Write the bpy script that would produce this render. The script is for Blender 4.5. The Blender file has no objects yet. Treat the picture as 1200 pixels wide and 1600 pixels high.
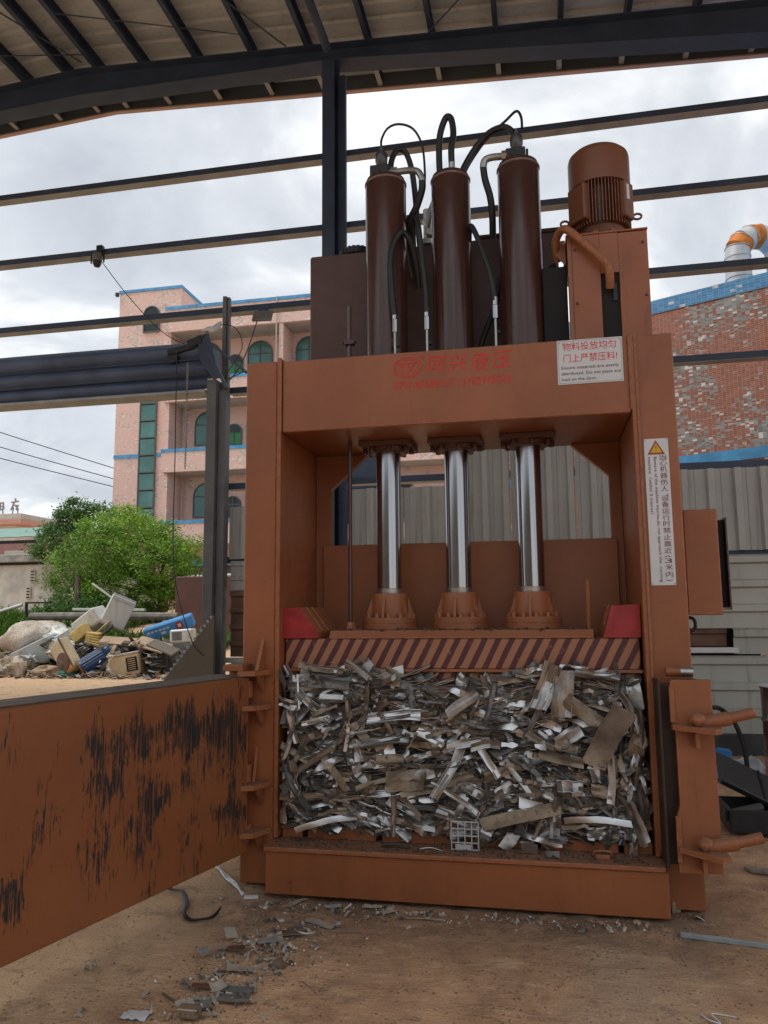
import bpy, bmesh, math, random
import numpy as np
from mathutils import Matrix, Vector, Euler
R = math.radians
rnd = random.Random(7)
scene = bpy.context.scene
C = scene.collection

# ------------------------------------------------------------------ camera, sky, sun, exposure
cam_d = bpy.data.cameras.new('camera')
cam = bpy.data.objects.new('camera', cam_d)
C.objects.link(cam)
cam_d.sensor_fit = 'VERTICAL'; cam_d.sensor_height = 24.0; cam_d.lens = 18.0
cam_d.clip_start = .05; cam_d.clip_end = 1000
yaw, pitch, roll = R(11.35), R(7.55), R(-.53)
cy_, sy_, cp_, sp_ = math.cos(yaw), math.sin(yaw), math.cos(pitch), math.sin(pitch)
fwd = Vector((-sy_*cp_, cy_*cp_, sp_)); rt = Vector((cy_, sy_, 0)); upv = rt.cross(fwd)
r2 = rt*math.cos(roll) + upv*math.sin(roll); u2 = -rt*math.sin(roll) + upv*math.cos(roll)
cam.matrix_world = Matrix(((r2.x, u2.x, -fwd.x, 0), (r2.y, u2.y, -fwd.y, -4.615), (r2.z, u2.z, -fwd.z, 1.6), (0, 0, 0, 1)))
scene.camera = cam

SUN_DIR = Vector((.50, .20, -.95)).normalized()          # the way the light travels
world = bpy.data.worlds.new('World'); scene.world = world; world.use_nodes = True
nt = world.node_tree; nt.nodes.clear()
def N(nt, typ, **kw):
    n = nt.nodes.new(typ)
    for k, v in kw.items():
        if k.startswith('i_'):
            n.inputs[int(k[2:]) if k[2:].isdigit() else k[2:]].default_value = v
        else: setattr(n, k, v)
    return n
L = lambda nt, a, b: nt.links.new(a, b)
out = N(nt, 'ShaderNodeOutputWorld')
sky = N(nt, 'ShaderNodeTexSky', sky_type='NISHITA', sun_disc=False)
sky.sun_elevation = math.asin(-SUN_DIR.z); sky.sun_rotation = math.atan2(-SUN_DIR.x, -SUN_DIR.y)
bg1 = N(nt, 'ShaderNodeBackground', i_Strength=.09); L(nt, sky.outputs[0], bg1.inputs[0])
tc = N(nt, 'ShaderNodeTexCoord'); sep = N(nt, 'ShaderNodeSeparateXYZ'); L(nt, tc.outputs['Generated'], sep.inputs[0])
zz = N(nt, 'ShaderNodeMath', operation='MAXIMUM', i_1=0.0); L(nt, sep.outputs[2], zz.inputs[0])
za = N(nt, 'ShaderNodeMath', operation='ADD', i_1=.28); L(nt, zz.outputs[0], za.inputs[0])
dv = N(nt, 'ShaderNodeVectorMath', operation='DIVIDE'); cb = N(nt, 'ShaderNodeCombineXYZ')
for k in range(3): L(nt, za.outputs[0], cb.inputs[k])
L(nt, tc.outputs['Generated'], dv.inputs[0]); L(nt, cb.outputs[0], dv.inputs[1])
cn = N(nt, 'ShaderNodeTexNoise', i_Scale=2.1, i_Detail=7.0, i_Roughness=.56, i_Distortion=.35); L(nt, dv.outputs[0], cn.inputs['Vector'])
cr = N(nt, 'ShaderNodeValToRGB'); L(nt, cn.outputs[0], cr.inputs[0])
cr.color_ramp.elements[0].position = .36; cr.color_ramp.elements[0].color = (.40, .42, .455, 1)
cr.color_ramp.elements[1].position = .66; cr.color_ramp.elements[1].color = (.84, .84, .83, 1)
e = cr.color_ramp.elements.new(.52); e.color = (.53, .55, .575, 1)
bg2 = N(nt, 'ShaderNodeBackground', i_Strength=1.0); L(nt, cr.outputs[0], bg2.inputs[0])
mx = N(nt, 'ShaderNodeMixShader', i_0=.88); L(nt, bg1.outputs[0], mx.inputs[1]); L(nt, bg2.outputs[0], mx.inputs[2]); L(nt, mx.outputs[0], out.inputs[0])

sun_d = bpy.data.lights.new('sun', 'SUN'); sun_d.energy = 1.5; sun_d.angle = R(25); sun_d.color = (1, .97, .92)
sun = bpy.data.objects.new('sun', sun_d); C.objects.link(sun)
sun.rotation_euler = SUN_DIR.to_track_quat('-Z', 'Y').to_euler(); sun.location = (-20, -20, 40)
scene.view_settings.view_transform = 'Standard'; scene.view_settings.look = 'None'
scene.view_settings.exposure = .66; scene.view_settings.gamma = 1.0; scene.view_settings.use_curve_mapping = False
scene.cycles.max_bounces = 8; scene.cycles.diffuse_bounces = 4; scene.cycles.glossy_bounces = 4
try: scene.cycles.use_denoising = True
except Exception: pass

# ------------------------------------------------------------------ builders
class B:
    def __init__(s): s.v = []; s.f = []
    def add(s, vs, fs):
        o = len(s.v); s.v += [tuple(v) for v in vs]; s.f += [tuple(i+o for i in f) for f in fs]; return s
    def obox(s, c, size, rot=None, bev=.004):
        h = [x/2 for x in size]; b = min(bev, *(x*.45 for x in h)); c = Vector(c)
        rot = rot.to_3x3() if rot is not None else Matrix.Identity(3)
        if b <= 0:
            P = [Vector((sx*h[0], sy*h[1], sz*h[2])) for sx in (-1, 1) for sy in (-1, 1) for sz in (-1, 1)]
            return s.add([c+rot@p for p in P], [(0, 1, 3, 2), (4, 6, 7, 5), (0, 4, 5, 1), (2, 3, 7, 6), (0, 2, 6, 4), (1, 5, 7, 3)])
        vs, ix = [], {}
        for sx in (-1, 1):
            for sy in (-1, 1):
                for sz in (-1, 1):
                    S = (sx, sy, sz)
                    for a in range(3):
                        p = [S[k]*(h[k]-(0 if k == a else b)) for k in range(3)]
                        ix[S, a] = len(vs); vs.append(c+rot@Vector(p))
        fs = []
        for a in range(3):
            k1, k2 = [k for k in range(3) if k != a]
            for sg in (-1, 1):
                q = []
                for (u, w) in ((-1, -1), (1, -1), (1, 1), (-1, 1)):
                    S = [0]*3; S[a] = sg; S[k1] = u; S[k2] = w; q.append(ix[tuple(S), a])
                fs.append(q)
            for u in (-1, 1):
                for w in (-1, 1):
                    S0 = [0]*3; S0[a] = -1; S0[k1] = u; S0[k2] = w; S1 = list(S0); S1[a] = 1
                    S0, S1 = tuple(S0), tuple(S1)
                    fs.append([ix[S0, k1], ix[S1, k1], ix[S1, k2], ix[S0, k2]])
        for sx in (-1, 1):
            for sy in (-1, 1):
                for sz in (-1, 1): fs.append([ix[(sx, sy, sz), a] for a in range(3)])
        return s.add(vs, fs)
    def box(s, x0, x1, y0, y1, z0, z1, bev=.004):
        return s.obox(((x0+x1)/2, (y0+y1)/2, (z0+z1)/2), (abs(x1-x0), abs(y1-y0), abs(z1-z0)), None, bev)
    def prism(s, pts, d0, d1, plane='xz'):
        n = len(pts)
        f = {'xz': lambda p, d: (p[0], d, p[1]), 'xy': lambda p, d: (p[0], p[1], d), 'yz': lambda p, d: (d, p[0], p[1])}[plane]
        vs = [f(p, d0) for p in pts]+[f(p, d1) for p in pts]
        return s.add(vs, [tuple(range(n)), tuple(range(2*n-1, n-1, -1))]+[(i, (i+1) % n, n+(i+1) % n, n+i) for i in range(n)])
    def cyl(s, p0, p1, r0, r1=None, n=16, cap=True):
        return s.tube([p0, p1], [r0, r0 if r1 is None else r1], n, cap, smooth=0)
    def tube(s, pts, r, n=8, cap=True, smooth=5, flat=1.0):
        P = [Vector(p) for p in pts]; rr = list(r) if isinstance(r, (list, tuple)) else [r]*len(P)
        if smooth and len(P) > 2:
            Q, q = [], []
            for i in range(len(P)-1):
                a, b, c, d = P[max(i-1, 0)], P[i], P[i+1], P[min(i+2, len(P)-1)]
                for k in range(smooth):
                    t = k/smooth
                    Q.append(.5*((2*b)+(c-a)*t+(2*a-5*b+4*c-d)*t*t+(3*b-3*c+d-a)*t**3)); q.append(rr[i]*(1-t)+rr[i+1]*t)
            P, rr = Q+[P[-1]], q+[rr[-1]]
        vs, fs, ref = [], [], None
        for i, p in enumerate(P):
            t = (P[min(i+1, len(P)-1)]-P[max(i-1, 0)]).normalized()
            if ref is None: ref = Vector((0, 0, 1)) if abs(t.z) < .9 else Vector((1, 0, 0))
            u = t.cross(ref).normalized(); w = u.cross(t).normalized(); ref = w
            for k in range(n):
                a = 2*math.pi*k/n; vs.append(p+u*math.cos(a)*rr[i]+w*math.sin(a)*rr[i]*flat)
        for i in range(len(P)-1):
            for k in range(n): fs.append((i*n+k, i*n+(k+1) % n, (i+1)*n+(k+1) % n, (i+1)*n+k))
        if cap: fs += [tuple(range(n)), tuple(range(len(P)*n-1, len(P)*n-n-1, -1))]
        return s.add(vs, fs)
    def lathe(s, prof, c=(0, 0, 0), n=32, rot=None):
        vs, fs = [], []; m = len(prof); c = Vector(c); rot = rot.to_3x3() if rot is not None else Matrix.Identity(3)
        for r, z in prof:
            for k in range(n):
                a = 2*math.pi*k/n; vs.append(c+rot@Vector((max(r, 1e-4)*math.cos(a), max(r, 1e-4)*math.sin(a), z)))
        for i in range(m-1):
            for k in range(n): fs.append((i*n+k, i*n+(k+1) % n, (i+1)*n+(k+1) % n, (i+1)*n+k))
        return s.add(vs, fs+[tuple(range(n)), tuple(range(m*n-1, m*n-n-1, -1))])
    def grid(s, nu, nv, fn):
        vs = [fn(i/(nu-1), j/(nv-1)) for i in range(nu) for j in range(nv)]
        return s.add(vs, [(i*nv+j, (i+1)*nv+j, (i+1)*nv+j+1, i*nv+j+1) for i in range(nu-1) for j in range(nv-1)])
    def shell(s, nu, nv, fn, t):
        """a sheet of real thickness t: fn gives its mid points"""
        P = [[Vector(fn(i/(nu-1), j/(nv-1))) for j in range(nv)] for i in range(nu)]
        vs = []
        for sgn in (1, -1):
            for i in range(nu):
                for j in range(nv):
                    du = P[min(i+1, nu-1)][j]-P[max(i-1, 0)][j]; dw = P[i][min(j+1, nv-1)]-P[i][max(j-1, 0)]
                    vs.append(P[i][j]+du.cross(dw).normalized()*sgn*t/2)
        n = nu*nv; fs = []
        for i in range(nu-1):
            for j in range(nv-1):
                q = (i*nv+j, (i+1)*nv+j, (i+1)*nv+j+1, i*nv+j+1); fs += [q, tuple(n+k for k in reversed(q))]
        rim = [i*nv for i in range(nu)]+[(nu-1)*nv+j for j in range(1, nv)]+[i*nv+nv-1 for i in range(nu-2, -1, -1)]+[j for j in range(nv-2, 0, -1)]
        for a, b in zip(rim, rim[1:]+rim[:1]): fs.append((b, a, n+a, n+b))
        return s.add(vs, fs)
    def mesh(s, name, mat, off=(0, 0, 0), angle=35):
        me = bpy.data.meshes.new(name)
        me.from_pydata([(v[0]-off[0], v[1]-off[1], v[2]-off[2]) for v in s.v], [], s.f)
        bm = bmesh.new(); bm.from_mesh(me); bmesh.ops.recalc_face_normals(bm, faces=bm.faces); bm.to_mesh(me); bm.free()
        for m in (mat if isinstance(mat, (list, tuple)) else [mat]): me.materials.append(m)
        if angle:
            me.polygons.foreach_set('use_smooth', [True]*len(me.polygons)); me.set_sharp_from_angle(angle=R(angle))
        return me

OFF = {}
def thing(name, label, cat, loc=(0, 0, 0), group=None, rotz=0):
    o = bpy.data.objects.new(name, None); C.objects.link(o); o.location = loc; o.rotation_euler = (0, 0, rotz); o.empty_display_size = .1
    o['label'] = label; o['category'] = cat
    if group: o['group'] = group
    OFF[o] = Vector(loc) if not rotz else Vector((0, 0, 0))
    return o
def part(name, b, mat, parent, label=None, angle=35, kind=None, me=None):
    off = OFF.get(parent, Vector((0, 0, 0)))
    me = me or b.mesh(name, mat, off, angle)
    o = bpy.data.objects.new(name, me); C.objects.link(o); o.parent = parent; OFF[o] = off
    if label: o['label'] = label
    if kind: o['kind'] = kind
    return o
def solo(name, b, mat, label, cat, group=None, angle=35, kind=None):
    xs = np.array(b.v); org = (float(xs[:, 0].mean()), float(xs[:, 1].mean()), float(xs[:, 2].min()))
    me = b.mesh(name, mat, org, angle); o = bpy.data.objects.new(name, me); C.objects.link(o); o.location = org
    OFF[o] = Vector(org)
    o['label'] = label
    if cat: o['category'] = cat
    if group: o['group'] = group
    if kind: o['kind'] = kind
    return o
def setting(name, b, mat, kind='structure', angle=35, parent=None):
    me = b.mesh(name, mat, (0, 0, 0), angle); o = bpy.data.objects.new(name, me); C.objects.link(o); o['kind'] = kind; OFF[o] = Vector((0, 0, 0)); return o
def inst(name, me, parent, loc=(0, 0, 0), rot=None, scale=None, label=None):
    """a piece that shares its mesh with its look-alikes; loc in world coordinates"""
    o = bpy.data.objects.new(name, me); C.objects.link(o); o.parent = parent
    o.location = Vector(loc)-OFF.get(parent, Vector((0, 0, 0)))
    if rot is not None: o.rotation_euler = rot
    if scale is not None: o.scale = scale
    if label: o['label'] = label
    OFF[o] = Vector((0, 0, 0))
    return o
def text_b(b, body, size, M4, extr=.0006, weight=0.0, shear=0.0, align='CENTER', spacing=1.0, fit=None):
    cu = bpy.data.curves.new('txt', 'FONT'); cu.body = body; cu.size = size; cu.extrude = extr; cu.offset = weight; cu.shear = shear
    cu.align_x = align; cu.align_y = 'CENTER'; cu.resolution_u = 3; cu.space_character = spacing
    o = bpy.data.objects.new('txt', cu); C.objects.link(o)
    bpy.context.view_layer.update()
    dg = bpy.context.evaluated_depsgraph_get(); me = bpy.data.meshes.new_from_object(o.evaluated_get(dg))
    if fit:
        w_ = max(v.co.x for v in me.vertices)-min(v.co.x for v in me.vertices); M4 = M4@Matrix.Diagonal((fit/w_, 1, 1, 1))
    b.add([M4@v.co for v in me.vertices], [tuple(p.vertices) for p in me.polygons])
    bpy.data.objects.remove(o); bpy.data.curves.remove(cu); bpy.data.meshes.remove(me)
def face_front(x, y, z, rot=0):       # text plane facing -Y
    return Matrix.Translation((x, y, z))@Matrix.Rotation(R(90), 4, 'X')@Matrix.Rotation(rot, 4, 'Z')

# ------------------------------------------------------------------ materials
def ramp(nt, fac, stops):
    r = N(nt, 'ShaderNodeValToRGB'); L(nt, fac, r.inputs[0]); el = r.color_ramp.elements
    while len(el) < len(stops): el.new(.5)
    for e_, (p, c) in zip(el, stops): e_.position = p; e_.color = (*c, 1) if len(c) == 3 else c
    return r.outputs[0]
def noise(nt, vec, scale, detail=4, rough=.55, dist=0.0):
    n = N(nt, 'ShaderNodeTexNoise', i_Scale=scale, i_Detail=detail, i_Roughness=rough, i_Distortion=dist)
    if vec is not None: L(nt, vec, n.inputs['Vector'])
    return n.outputs[0]
def mapping(nt, vec, sc):
    m = N(nt, 'ShaderNodeVectorMath', operation='MULTIPLY'); L(nt, vec, m.inputs[0]); m.inputs[1].default_value = sc; return m.outputs[0]
def math_(nt, op, a, b=None, clamp=False):
    m = N(nt, 'ShaderNodeMath', operation=op, use_clamp=clamp)
    for k, v in enumerate((a, b)):
        if v is None: continue
        if isinstance(v, (int, float)): m.inputs[k].default_value = v
        else: L(nt, v, m.inputs[k])
    return m.outputs[0]
def mixc(nt, fac, a, b, mode='MIX'):
    m = N(nt, 'ShaderNodeMix', data_type='RGBA', blend_type=mode)
    for s_, v in ((m.inputs[0], fac), (m.inputs[6], a), (m.inputs[7], b)):
        if isinstance(v, (int, float)): s_.default_value = v
        elif isinstance(v, tuple): s_.default_value = (*v, 1)
        else: L(nt, v, s_)
    return m.outputs[2]
def smooth(nt, v, a, b):
    m = N(nt, 'ShaderNodeMapRange', interpolation_type='SMOOTHSTEP'); L(nt, v, m.inputs[0]); m.inputs[1].default_value = a; m.inputs[2].default_value = b; return m.outputs[0]
def begin(name):
    m = bpy.data.materials.new(name); m.use_nodes = True; nt = m.node_tree
    p = nt.nodes['Principled BSDF']; tc = N(nt, 'ShaderNodeTexCoord')
    return m, nt, p, tc.outputs['Object']
def setp(nt, p, col=None, rough=None, metal=None, bump=None, bstr=.2, bdist=.01):
    for k, v in (('Base Color', col), ('Roughness', rough), ('Metallic', metal)):
        if v is None: continue
        if isinstance(v, (int, float)): p.inputs[k].default_value = v
        elif isinstance(v, tuple): p.inputs[k].default_value = (*v, 1)
        else: L(nt, v, p.inputs[k])
    if bump is not None:
        b = N(nt, 'ShaderNodeBump', i_Strength=bstr, i_Distance=bdist); L(nt, bump, b.inputs['Height']); L(nt, b.outputs[0], p.inputs['Normal'])
def simple(name, col, rough=.5, metal=0.0, var=.25, scale=6.0, bump=.1, dust=0.0, dustc=(.25, .19, .13), c2=None):
    m, nt, p, oc = begin(name)
    n1 = noise(nt, oc, scale, 6, .6); n2 = noise(nt, oc, scale*14, 3)
    lo = tuple(c*(1-var) for c in col); hi = tuple(min(1, c*(1+var)) for c in col)
    c = ramp(nt, n1, [(.3, lo), (.7, c2 or hi)])
    rg = math_(nt, 'ADD', math_(nt, 'MULTIPLY', n1, .25), rough-.12)
    if dust:
        g = N(nt, 'ShaderNodeNewGeometry'); s_ = N(nt, 'ShaderNodeSeparateXYZ'); L(nt, g.outputs['Normal'], s_.inputs[0])
        d = math_(nt, 'MULTIPLY', smooth(nt, s_.outputs[2], .45, .95), math_(nt, 'MULTIPLY', smooth(nt, n1, .25, .6), dust))
        c = mixc(nt, d, c, dustc); rg = math_(nt, 'ADD', rg, math_(nt, 'MULTIPLY', d, .3))
    setp(nt, p, c, rg, metal, n2 if bump else None, bump, .004)
    return m
def paint_mat(name, col, rough=.42, streak=.5, dark=(.05, .03, .02)):
    """red-oxide machine paint: slow tone drift, rubbed streaks, small chips, dust lying on level faces"""
    m, nt, p, oc = begin(name)
    n1 = noise(nt, oc, 1.7, 6, .62); n2 = noise(nt, mapping(nt, oc, (14, 14, 1.6)), 1.5, 5, .65); n3 = noise(nt, oc, 75, 3); n4 = noise(nt, oc, 9, 8, .7)
    c = ramp(nt, n1, [(.28, tuple(x*.80 for x in col)), (.72, tuple(x*1.15 for x in col))])
    c = mixc(nt, math_(nt, 'MULTIPLY', smooth(nt, n2, .55, .78), streak*.5), c, tuple(x*.55 for x in col))
    c = mixc(nt, math_(nt, 'MULTIPLY', smooth(nt, n4, .66, .72), .55), c, dark)
    n5 = noise(nt, mapping(nt, oc, (3.2, 3.2, 1.1)), 1.3, 7, .68, .6); c = mixc(nt, math_(nt, 'MULTIPLY', smooth(nt, n5, .56, .74), .38), c, tuple(x*.42 for x in col)); c = mixc(nt, math_(nt, 'MULTIPLY', smooth(nt, n5, .40, .28), .22), c, (col[0]*1.1, col[1]*1.45, col[2]*2.0))
    sc = noise(nt, mapping(nt, oc, (3, 3, 40)), 2.3, 4, .7)
    c = mixc(nt, math_(nt, 'MULTIPLY', smooth(nt, sc, .70, .74), .35*streak), c, (.42, .27, .2))
    g = N(nt, 'ShaderNodeNewGeometry'); s_ = N(nt, 'ShaderNodeSeparateXYZ'); L(nt, g.outputs['Normal'], s_.inputs[0])
    d = math_(nt, 'MULTIPLY', smooth(nt, s_.outputs[2], .5, .95), smooth(nt, n1, .2, .6))
    c = mixc(nt, math_(nt, 'MULTIPLY', d, .6), c, (.17, .12, .085))
    bv = N(nt, 'ShaderNodeBevel', samples=4); bv.inputs[0].default_value = .014
    dt = N(nt, 'ShaderNodeVectorMath', operation='DOT_PRODUCT'); L(nt, bv.outputs[0], dt.inputs[0]); L(nt, g.outputs['Normal'], dt.inputs[1])
    ew = math_(nt, 'MULTIPLY', smooth(nt, dt.outputs['Value'], .985, .90), smooth(nt, noise(nt, oc, 22, 6, .7), .46, .60))
    c = mixc(nt, math_(nt, 'MULTIPLY', ew, .75), c, (col[0]*1.35+.05, col[1]*1.6+.04, col[2]*2.2+.03))
    rg = math_(nt, 'ADD', math_(nt, 'ADD', math_(nt, 'MULTIPLY', n4, .3), rough-.15), math_(nt, 'MULTIPLY', d, .3))
    bp = math_(nt, 'ADD', math_(nt, 'MULTIPLY', n3, .35), n4)
    setp(nt, p, c, rg, 0.0, bp, .12, .004)
    return m

PAINT = paint_mat('machine_paint', (.29, .096, .036), .42, .8)
PAINT2 = paint_mat('machine_paint_worn', (.305, .105, .041), .5, 1.2)
MAROON = paint_mat('cylinder_paint', (.062, .026, .021), .20, .4)
DARKP = paint_mat('dark_paint', (.085, .036, .026), .5)
MOTP = paint_mat('motor_paint', (.185, .066, .03), .40, .8)
LATCHSHADE = simple('latch_shade_paint', (.045, .024, .017), .5, 0, .3, 6, .1)  # near-black paint standing in for the shade on the latch's inner side
NAVY = simple('navy_steel', (.036, .054, .098), .5, 0, .3, 2.5, .05)
SHUTB = simple('shutter_blue', (.075, .105, .18), .45, 0, .3, 2.0, .05)
NAVY_L = simple('pale_blue_steel', (.05, .07, .11), .5, 0, .35, 2.0, .05)
GALV = simple('galvanised_steel', (.36, .36, .35), .5, .25, .25, 3, .05)
BLACK = simple('black_rubber', (.012, .012, .014), .45, 0, .3, 20, .1)
VOID = simple('dark_interior', (.01, .009, .009), .8)
CHROME = simple('chrome', (.40, .40, .41), .16, 1.0, .05, 2, 0)
STEEL = simple('bare_steel', (.42, .41, .39), .38, .9, .25, 8, .05)
BRASS = simple('brass', (.5, .38, .2), .4, .8)
WHITE = simple('white_plate', (.62, .64, .66), .4, 0, .08, 4, .02)
REDTXT = simple('red_lettering', (.60, .022, .015), .55, 0, .35, 30, .02)
PURTXT = simple('purple_lettering', (.16, .015, .05), .55, 0, .1, 30, 0)
YELLOW = simple('yellow_print', (.65, .4, .02), .5, 0, .1)
REDP = simple('bright_red_paint', (.34, .014, .02), .42, 0, .35, 9, .05, c2=(.42, .03, .03))
BLUEP = simple('blue_paint', (.07, .29, .55), .6, 0, .3, 3, .1)
GLASS = simple('green_window_glass', (.07, .19, .18), .12, 0, .35, .8, 0)
GLASSD = simple('dark_window_glass', (.012, .02, .022), .15, 0, .3, 1, 0)
GFRAME = simple('window_frame', (.10, .11, .11), .5)
GREENP = simple('green_panel', (.03, .22, .08), .5, 0, .3, 3)
SOFFIT = simple('soffit_plaster', (.42, .40, .37), .8, 0, .15, 2)
CONC = simple('old_plaster', (.46, .45, .42), .9, 0, .35, 1.2, .3)
GREENROOF = simple('green_roof', (.16, .30, .24), .5, 0, .2, 1.5)
REDWALL = simple('red_tile_wall', (.13, .055, .042), .7, 0, .3, 3, .2)
BARK = simple('bark', (.12, .09, .065), .9, 0, .4, 10, .4)
TANP = simple('tan_board', (.13, .11, .08), .7, 0, .12, 1.5, .05)
ORTRIM = simple('salmon_trim', (.55, .38, .32), .5, 0, .15, 3)
CREAM = simple('yellowed_plastic', (.56, .45, .28), .5, 0, .25, 3, .05)
FOAM = simple('yellow_foam', (.58, .42, .15), .8, 0, .25, 8, .4)
APPL = None
APPLB = simple('appliance_blue_grey', (.46, .53, .56), .35, 0, .1, 2, .02)
def bag_mat():
    m, nt, p, oc = begin('woven_bag')
    a = noise(nt, oc, 1.8, 6, .65, .8); b = noise(nt, mapping(nt, oc, (9, 9, 2.2)), 1.1, 5, .6, 1.6); d = noise(nt, oc, 60, 2)
    c = ramp(nt, a, [(.32, (.34, .24, .16)), (.46, (.58, .50, .41)), (.7, (.72, .67, .60))]); c = mixc(nt, math_(nt, 'MULTIPLY', smooth(nt, b, .58, .72), .4), c, (.40, .31, .23))
    setp(nt, p, c, .8, 0.0, math_(nt, 'ADD', b, math_(nt, 'MULTIPLY', d, .1)), .9, .08); return m
BAGW = bag_mat()
CLOTHG = simple('grey_cloth', (.22, .21, .21), .9, 0, .5, 3, .3)
CARD = simple('cardboard', (.40, .29, .19), .8, 0, .25, 5, .1)
RUSTP = simple('rusty_sheet', (.13, .07, .045), .7, 0, .5, 3, .2)
MOTBLUE = simple('motor_blue', (.015, .06, .17), .4, 0, .25, 5, .05)
TEAL = simple('teal_cloth', (.03, .2, .17), .85, 0, .3, 6, .2)
PINKC = simple('pink_cloth', (.4, .16, .2), .85, 0, .4, 5, .2)
PLASTIC = simple('clear_plastic', (.6, .64, .68), .25, 0, .2, 10, .3)
SIGNBLUE = simple('sign_blue', (.05, .24, .55), .5, 0, .15, 3)
SHEETW = simple('duct_metal', (.52, .53, .53), .4, .3, .15, 4, .05)
ORANGE = simple('orange_rust', (.55, .17, .02), .7, 0, .4, 8, .1)

def sheet_mat(name, col, dirt=(.2, .15, .1)):
    m, nt, p, oc = begin(name)
    a = noise(nt, mapping(nt, oc, (9, 9, .6)), 1.2, 6, .65); b = noise(nt, oc, 1.1, 5); c_ = noise(nt, oc, 12, 6, .7)
    c = ramp(nt, b, [(.3, tuple(x*.82 for x in col)), (.7, tuple(x*1.1 for x in col))])
    c = mixc(nt, math_(nt, 'MULTIPLY', smooth(nt, a, .5, .8), .5), c, tuple(x*.6 for x in dirt))
    c = mixc(nt, math_(nt, 'MULTIPLY', smooth(nt, c_, .62, .72), .4), c, dirt)
    setp(nt, p, c, .5, .1, c_, .08, .004); return m
APPL = sheet_mat('appliance_white', (.62, .63, .60), (.42, .33, .23))
SHEET = sheet_mat('fence_sheet', (.42, .42, .405)); SHEETL = sheet_mat('fence_sheet_pale', (.42, .43, .39)); ROOFM = sheet_mat('roof_sheet', (.50, .53, .55), (.25, .24, .22))

def stripe_mat():
    m, nt, p, oc = begin('hazard_stripes')
    s_ = N(nt, 'ShaderNodeSeparateXYZ'); L(nt, oc, s_.inputs[0])
    nn = noise(nt, oc, 6, 3)
    d = math_(nt, 'ADD', math_(nt, 'SUBTRACT', s_.outputs[0], math_(nt, 'MULTIPLY', s_.outputs[2], .52)), math_(nt, 'MULTIPLY', nn, .012))
    f = math_(nt, 'FRACT', math_(nt, 'MULTIPLY', math_(nt, 'ADD', d, 10), 1/.0815))
    k = smooth(nt, f, .50, .53); k2 = math_(nt, 'SUBTRACT', 1.0, smooth(nt, f, .96, .99)); k = math_(nt, 'MULTIPLY', k, k2)
    w = noise(nt, oc, 13, 8, .75); w2 = noise(nt, mapping(nt, oc, (1.5, 1.5, 20)), 4, 4)
    k = math_(nt, 'MULTIPLY', k, math_(nt, 'SUBTRACT', 1.0, math_(nt, 'MULTIPLY', smooth(nt, w, .58, .66), .7)))
    c = mixc(nt, k, (.33, .145, .08), (.080, .018, .021))
    c = mixc(nt, math_(nt, 'MULTIPLY', smooth(nt, w, .64, .70), .7), c, (.03, .022, .018))
    c = mixc(nt, math_(nt, 'MULTIPLY', smooth(nt, w2, .72, .75), .45), c, (.5, .4, .34))
    setp(nt, p, c, .5, 0.0, w, .15, .004); return m
STRIPES = stripe_mat()

def door_mat():
    m, nt, p, oc = begin('scraped_door_paint')
    s_ = N(nt, 'ShaderNodeSeparateXYZ'); L(nt, oc, s_.inputs[0])
    u, z = s_.outputs[0], s_.outputs[2]
    n1 = noise(nt, oc, 1.6, 6)
    c = ramp(nt, n1, [(.3, (.235, .076, .026)), (.7, (.30, .105, .038))])
    fine = noise(nt, mapping(nt, oc, (95, 10, 6.0)), 1.0, 6, .74, .4)
    mid = noise(nt, mapping(nt, oc, (34, 6, 6.0)), 1.0, 8, .74, .8)
    big = noise(nt, mapping(nt, oc, (3.6, 2, 2.4)), 1.1, 4, .6)
    # more scraping towards the hinge and at middle height, where the scrap is rammed against the door
    zb = math_(nt, 'ABSOLUTE', math_(nt, 'SUBTRACT', z, .74)); bias = math_(nt, 'SUBTRACT', math_(nt, 'MULTIPLY', smooth(nt, u, 1.5, .15), .085), math_(nt, 'MULTIPLY', smooth(nt, zb, .24, .62), .24))
    zone = math_(nt, 'ADD', math_(nt, 'ADD', math_(nt, 'MULTIPLY', big, 1.2), -.13), bias)
    a = math_(nt, 'ADD', math_(nt, 'MULTIPLY', mid, .52), math_(nt, 'MULTIPLY', fine, .48))
    k = math_(nt, 'ADD', a, math_(nt, 'MULTIPLY', zone, .62))
    blk = smooth(nt, k, .820, .868)
    blk = math_(nt, 'MULTIPLY', blk, smooth(nt, noise(nt, mapping(nt, oc, (120, 10, 2.0)), 1.0, 4, .6), .38, .48))
    lines = math_(nt, 'MULTIPLY', smooth(nt, fine, .57, .60), smooth(nt, zone, .42, .58))
    blk = math_(nt, 'MAXIMUM', blk, math_(nt, 'MULTIPLY', lines, .9))
    rub = noise(nt, mapping(nt, oc, (5, 4, 1.3)), 1.3, 5); c = mixc(nt, math_(nt, 'MULTIPLY', smooth(nt, rub, .58, .75), .35), c, (.17, .09, .06))
    c = mixc(nt, blk, c, (.018, .017, .017))
    g = N(nt, 'ShaderNodeNewGeometry'); gs = N(nt, 'ShaderNodeSeparateXYZ'); L(nt, g.outputs['Normal'], gs.inputs[0])
    up = smooth(nt, gs.outputs[2], .5, .9); c = mixc(nt, math_(nt, 'MULTIPLY', up, .85), c, (.14, .11, .085))
    rg = math_(nt, 'ADD', math_(nt, 'MULTIPLY', blk, .2), .42)
    setp(nt, p, c, rg, 0.0, math_(nt, 'SUBTRACT', noise(nt, oc, 40, 4), math_(nt, 'MULTIPLY', blk, .6)), .15, .005); return m
DOOR = door_mat()

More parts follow.
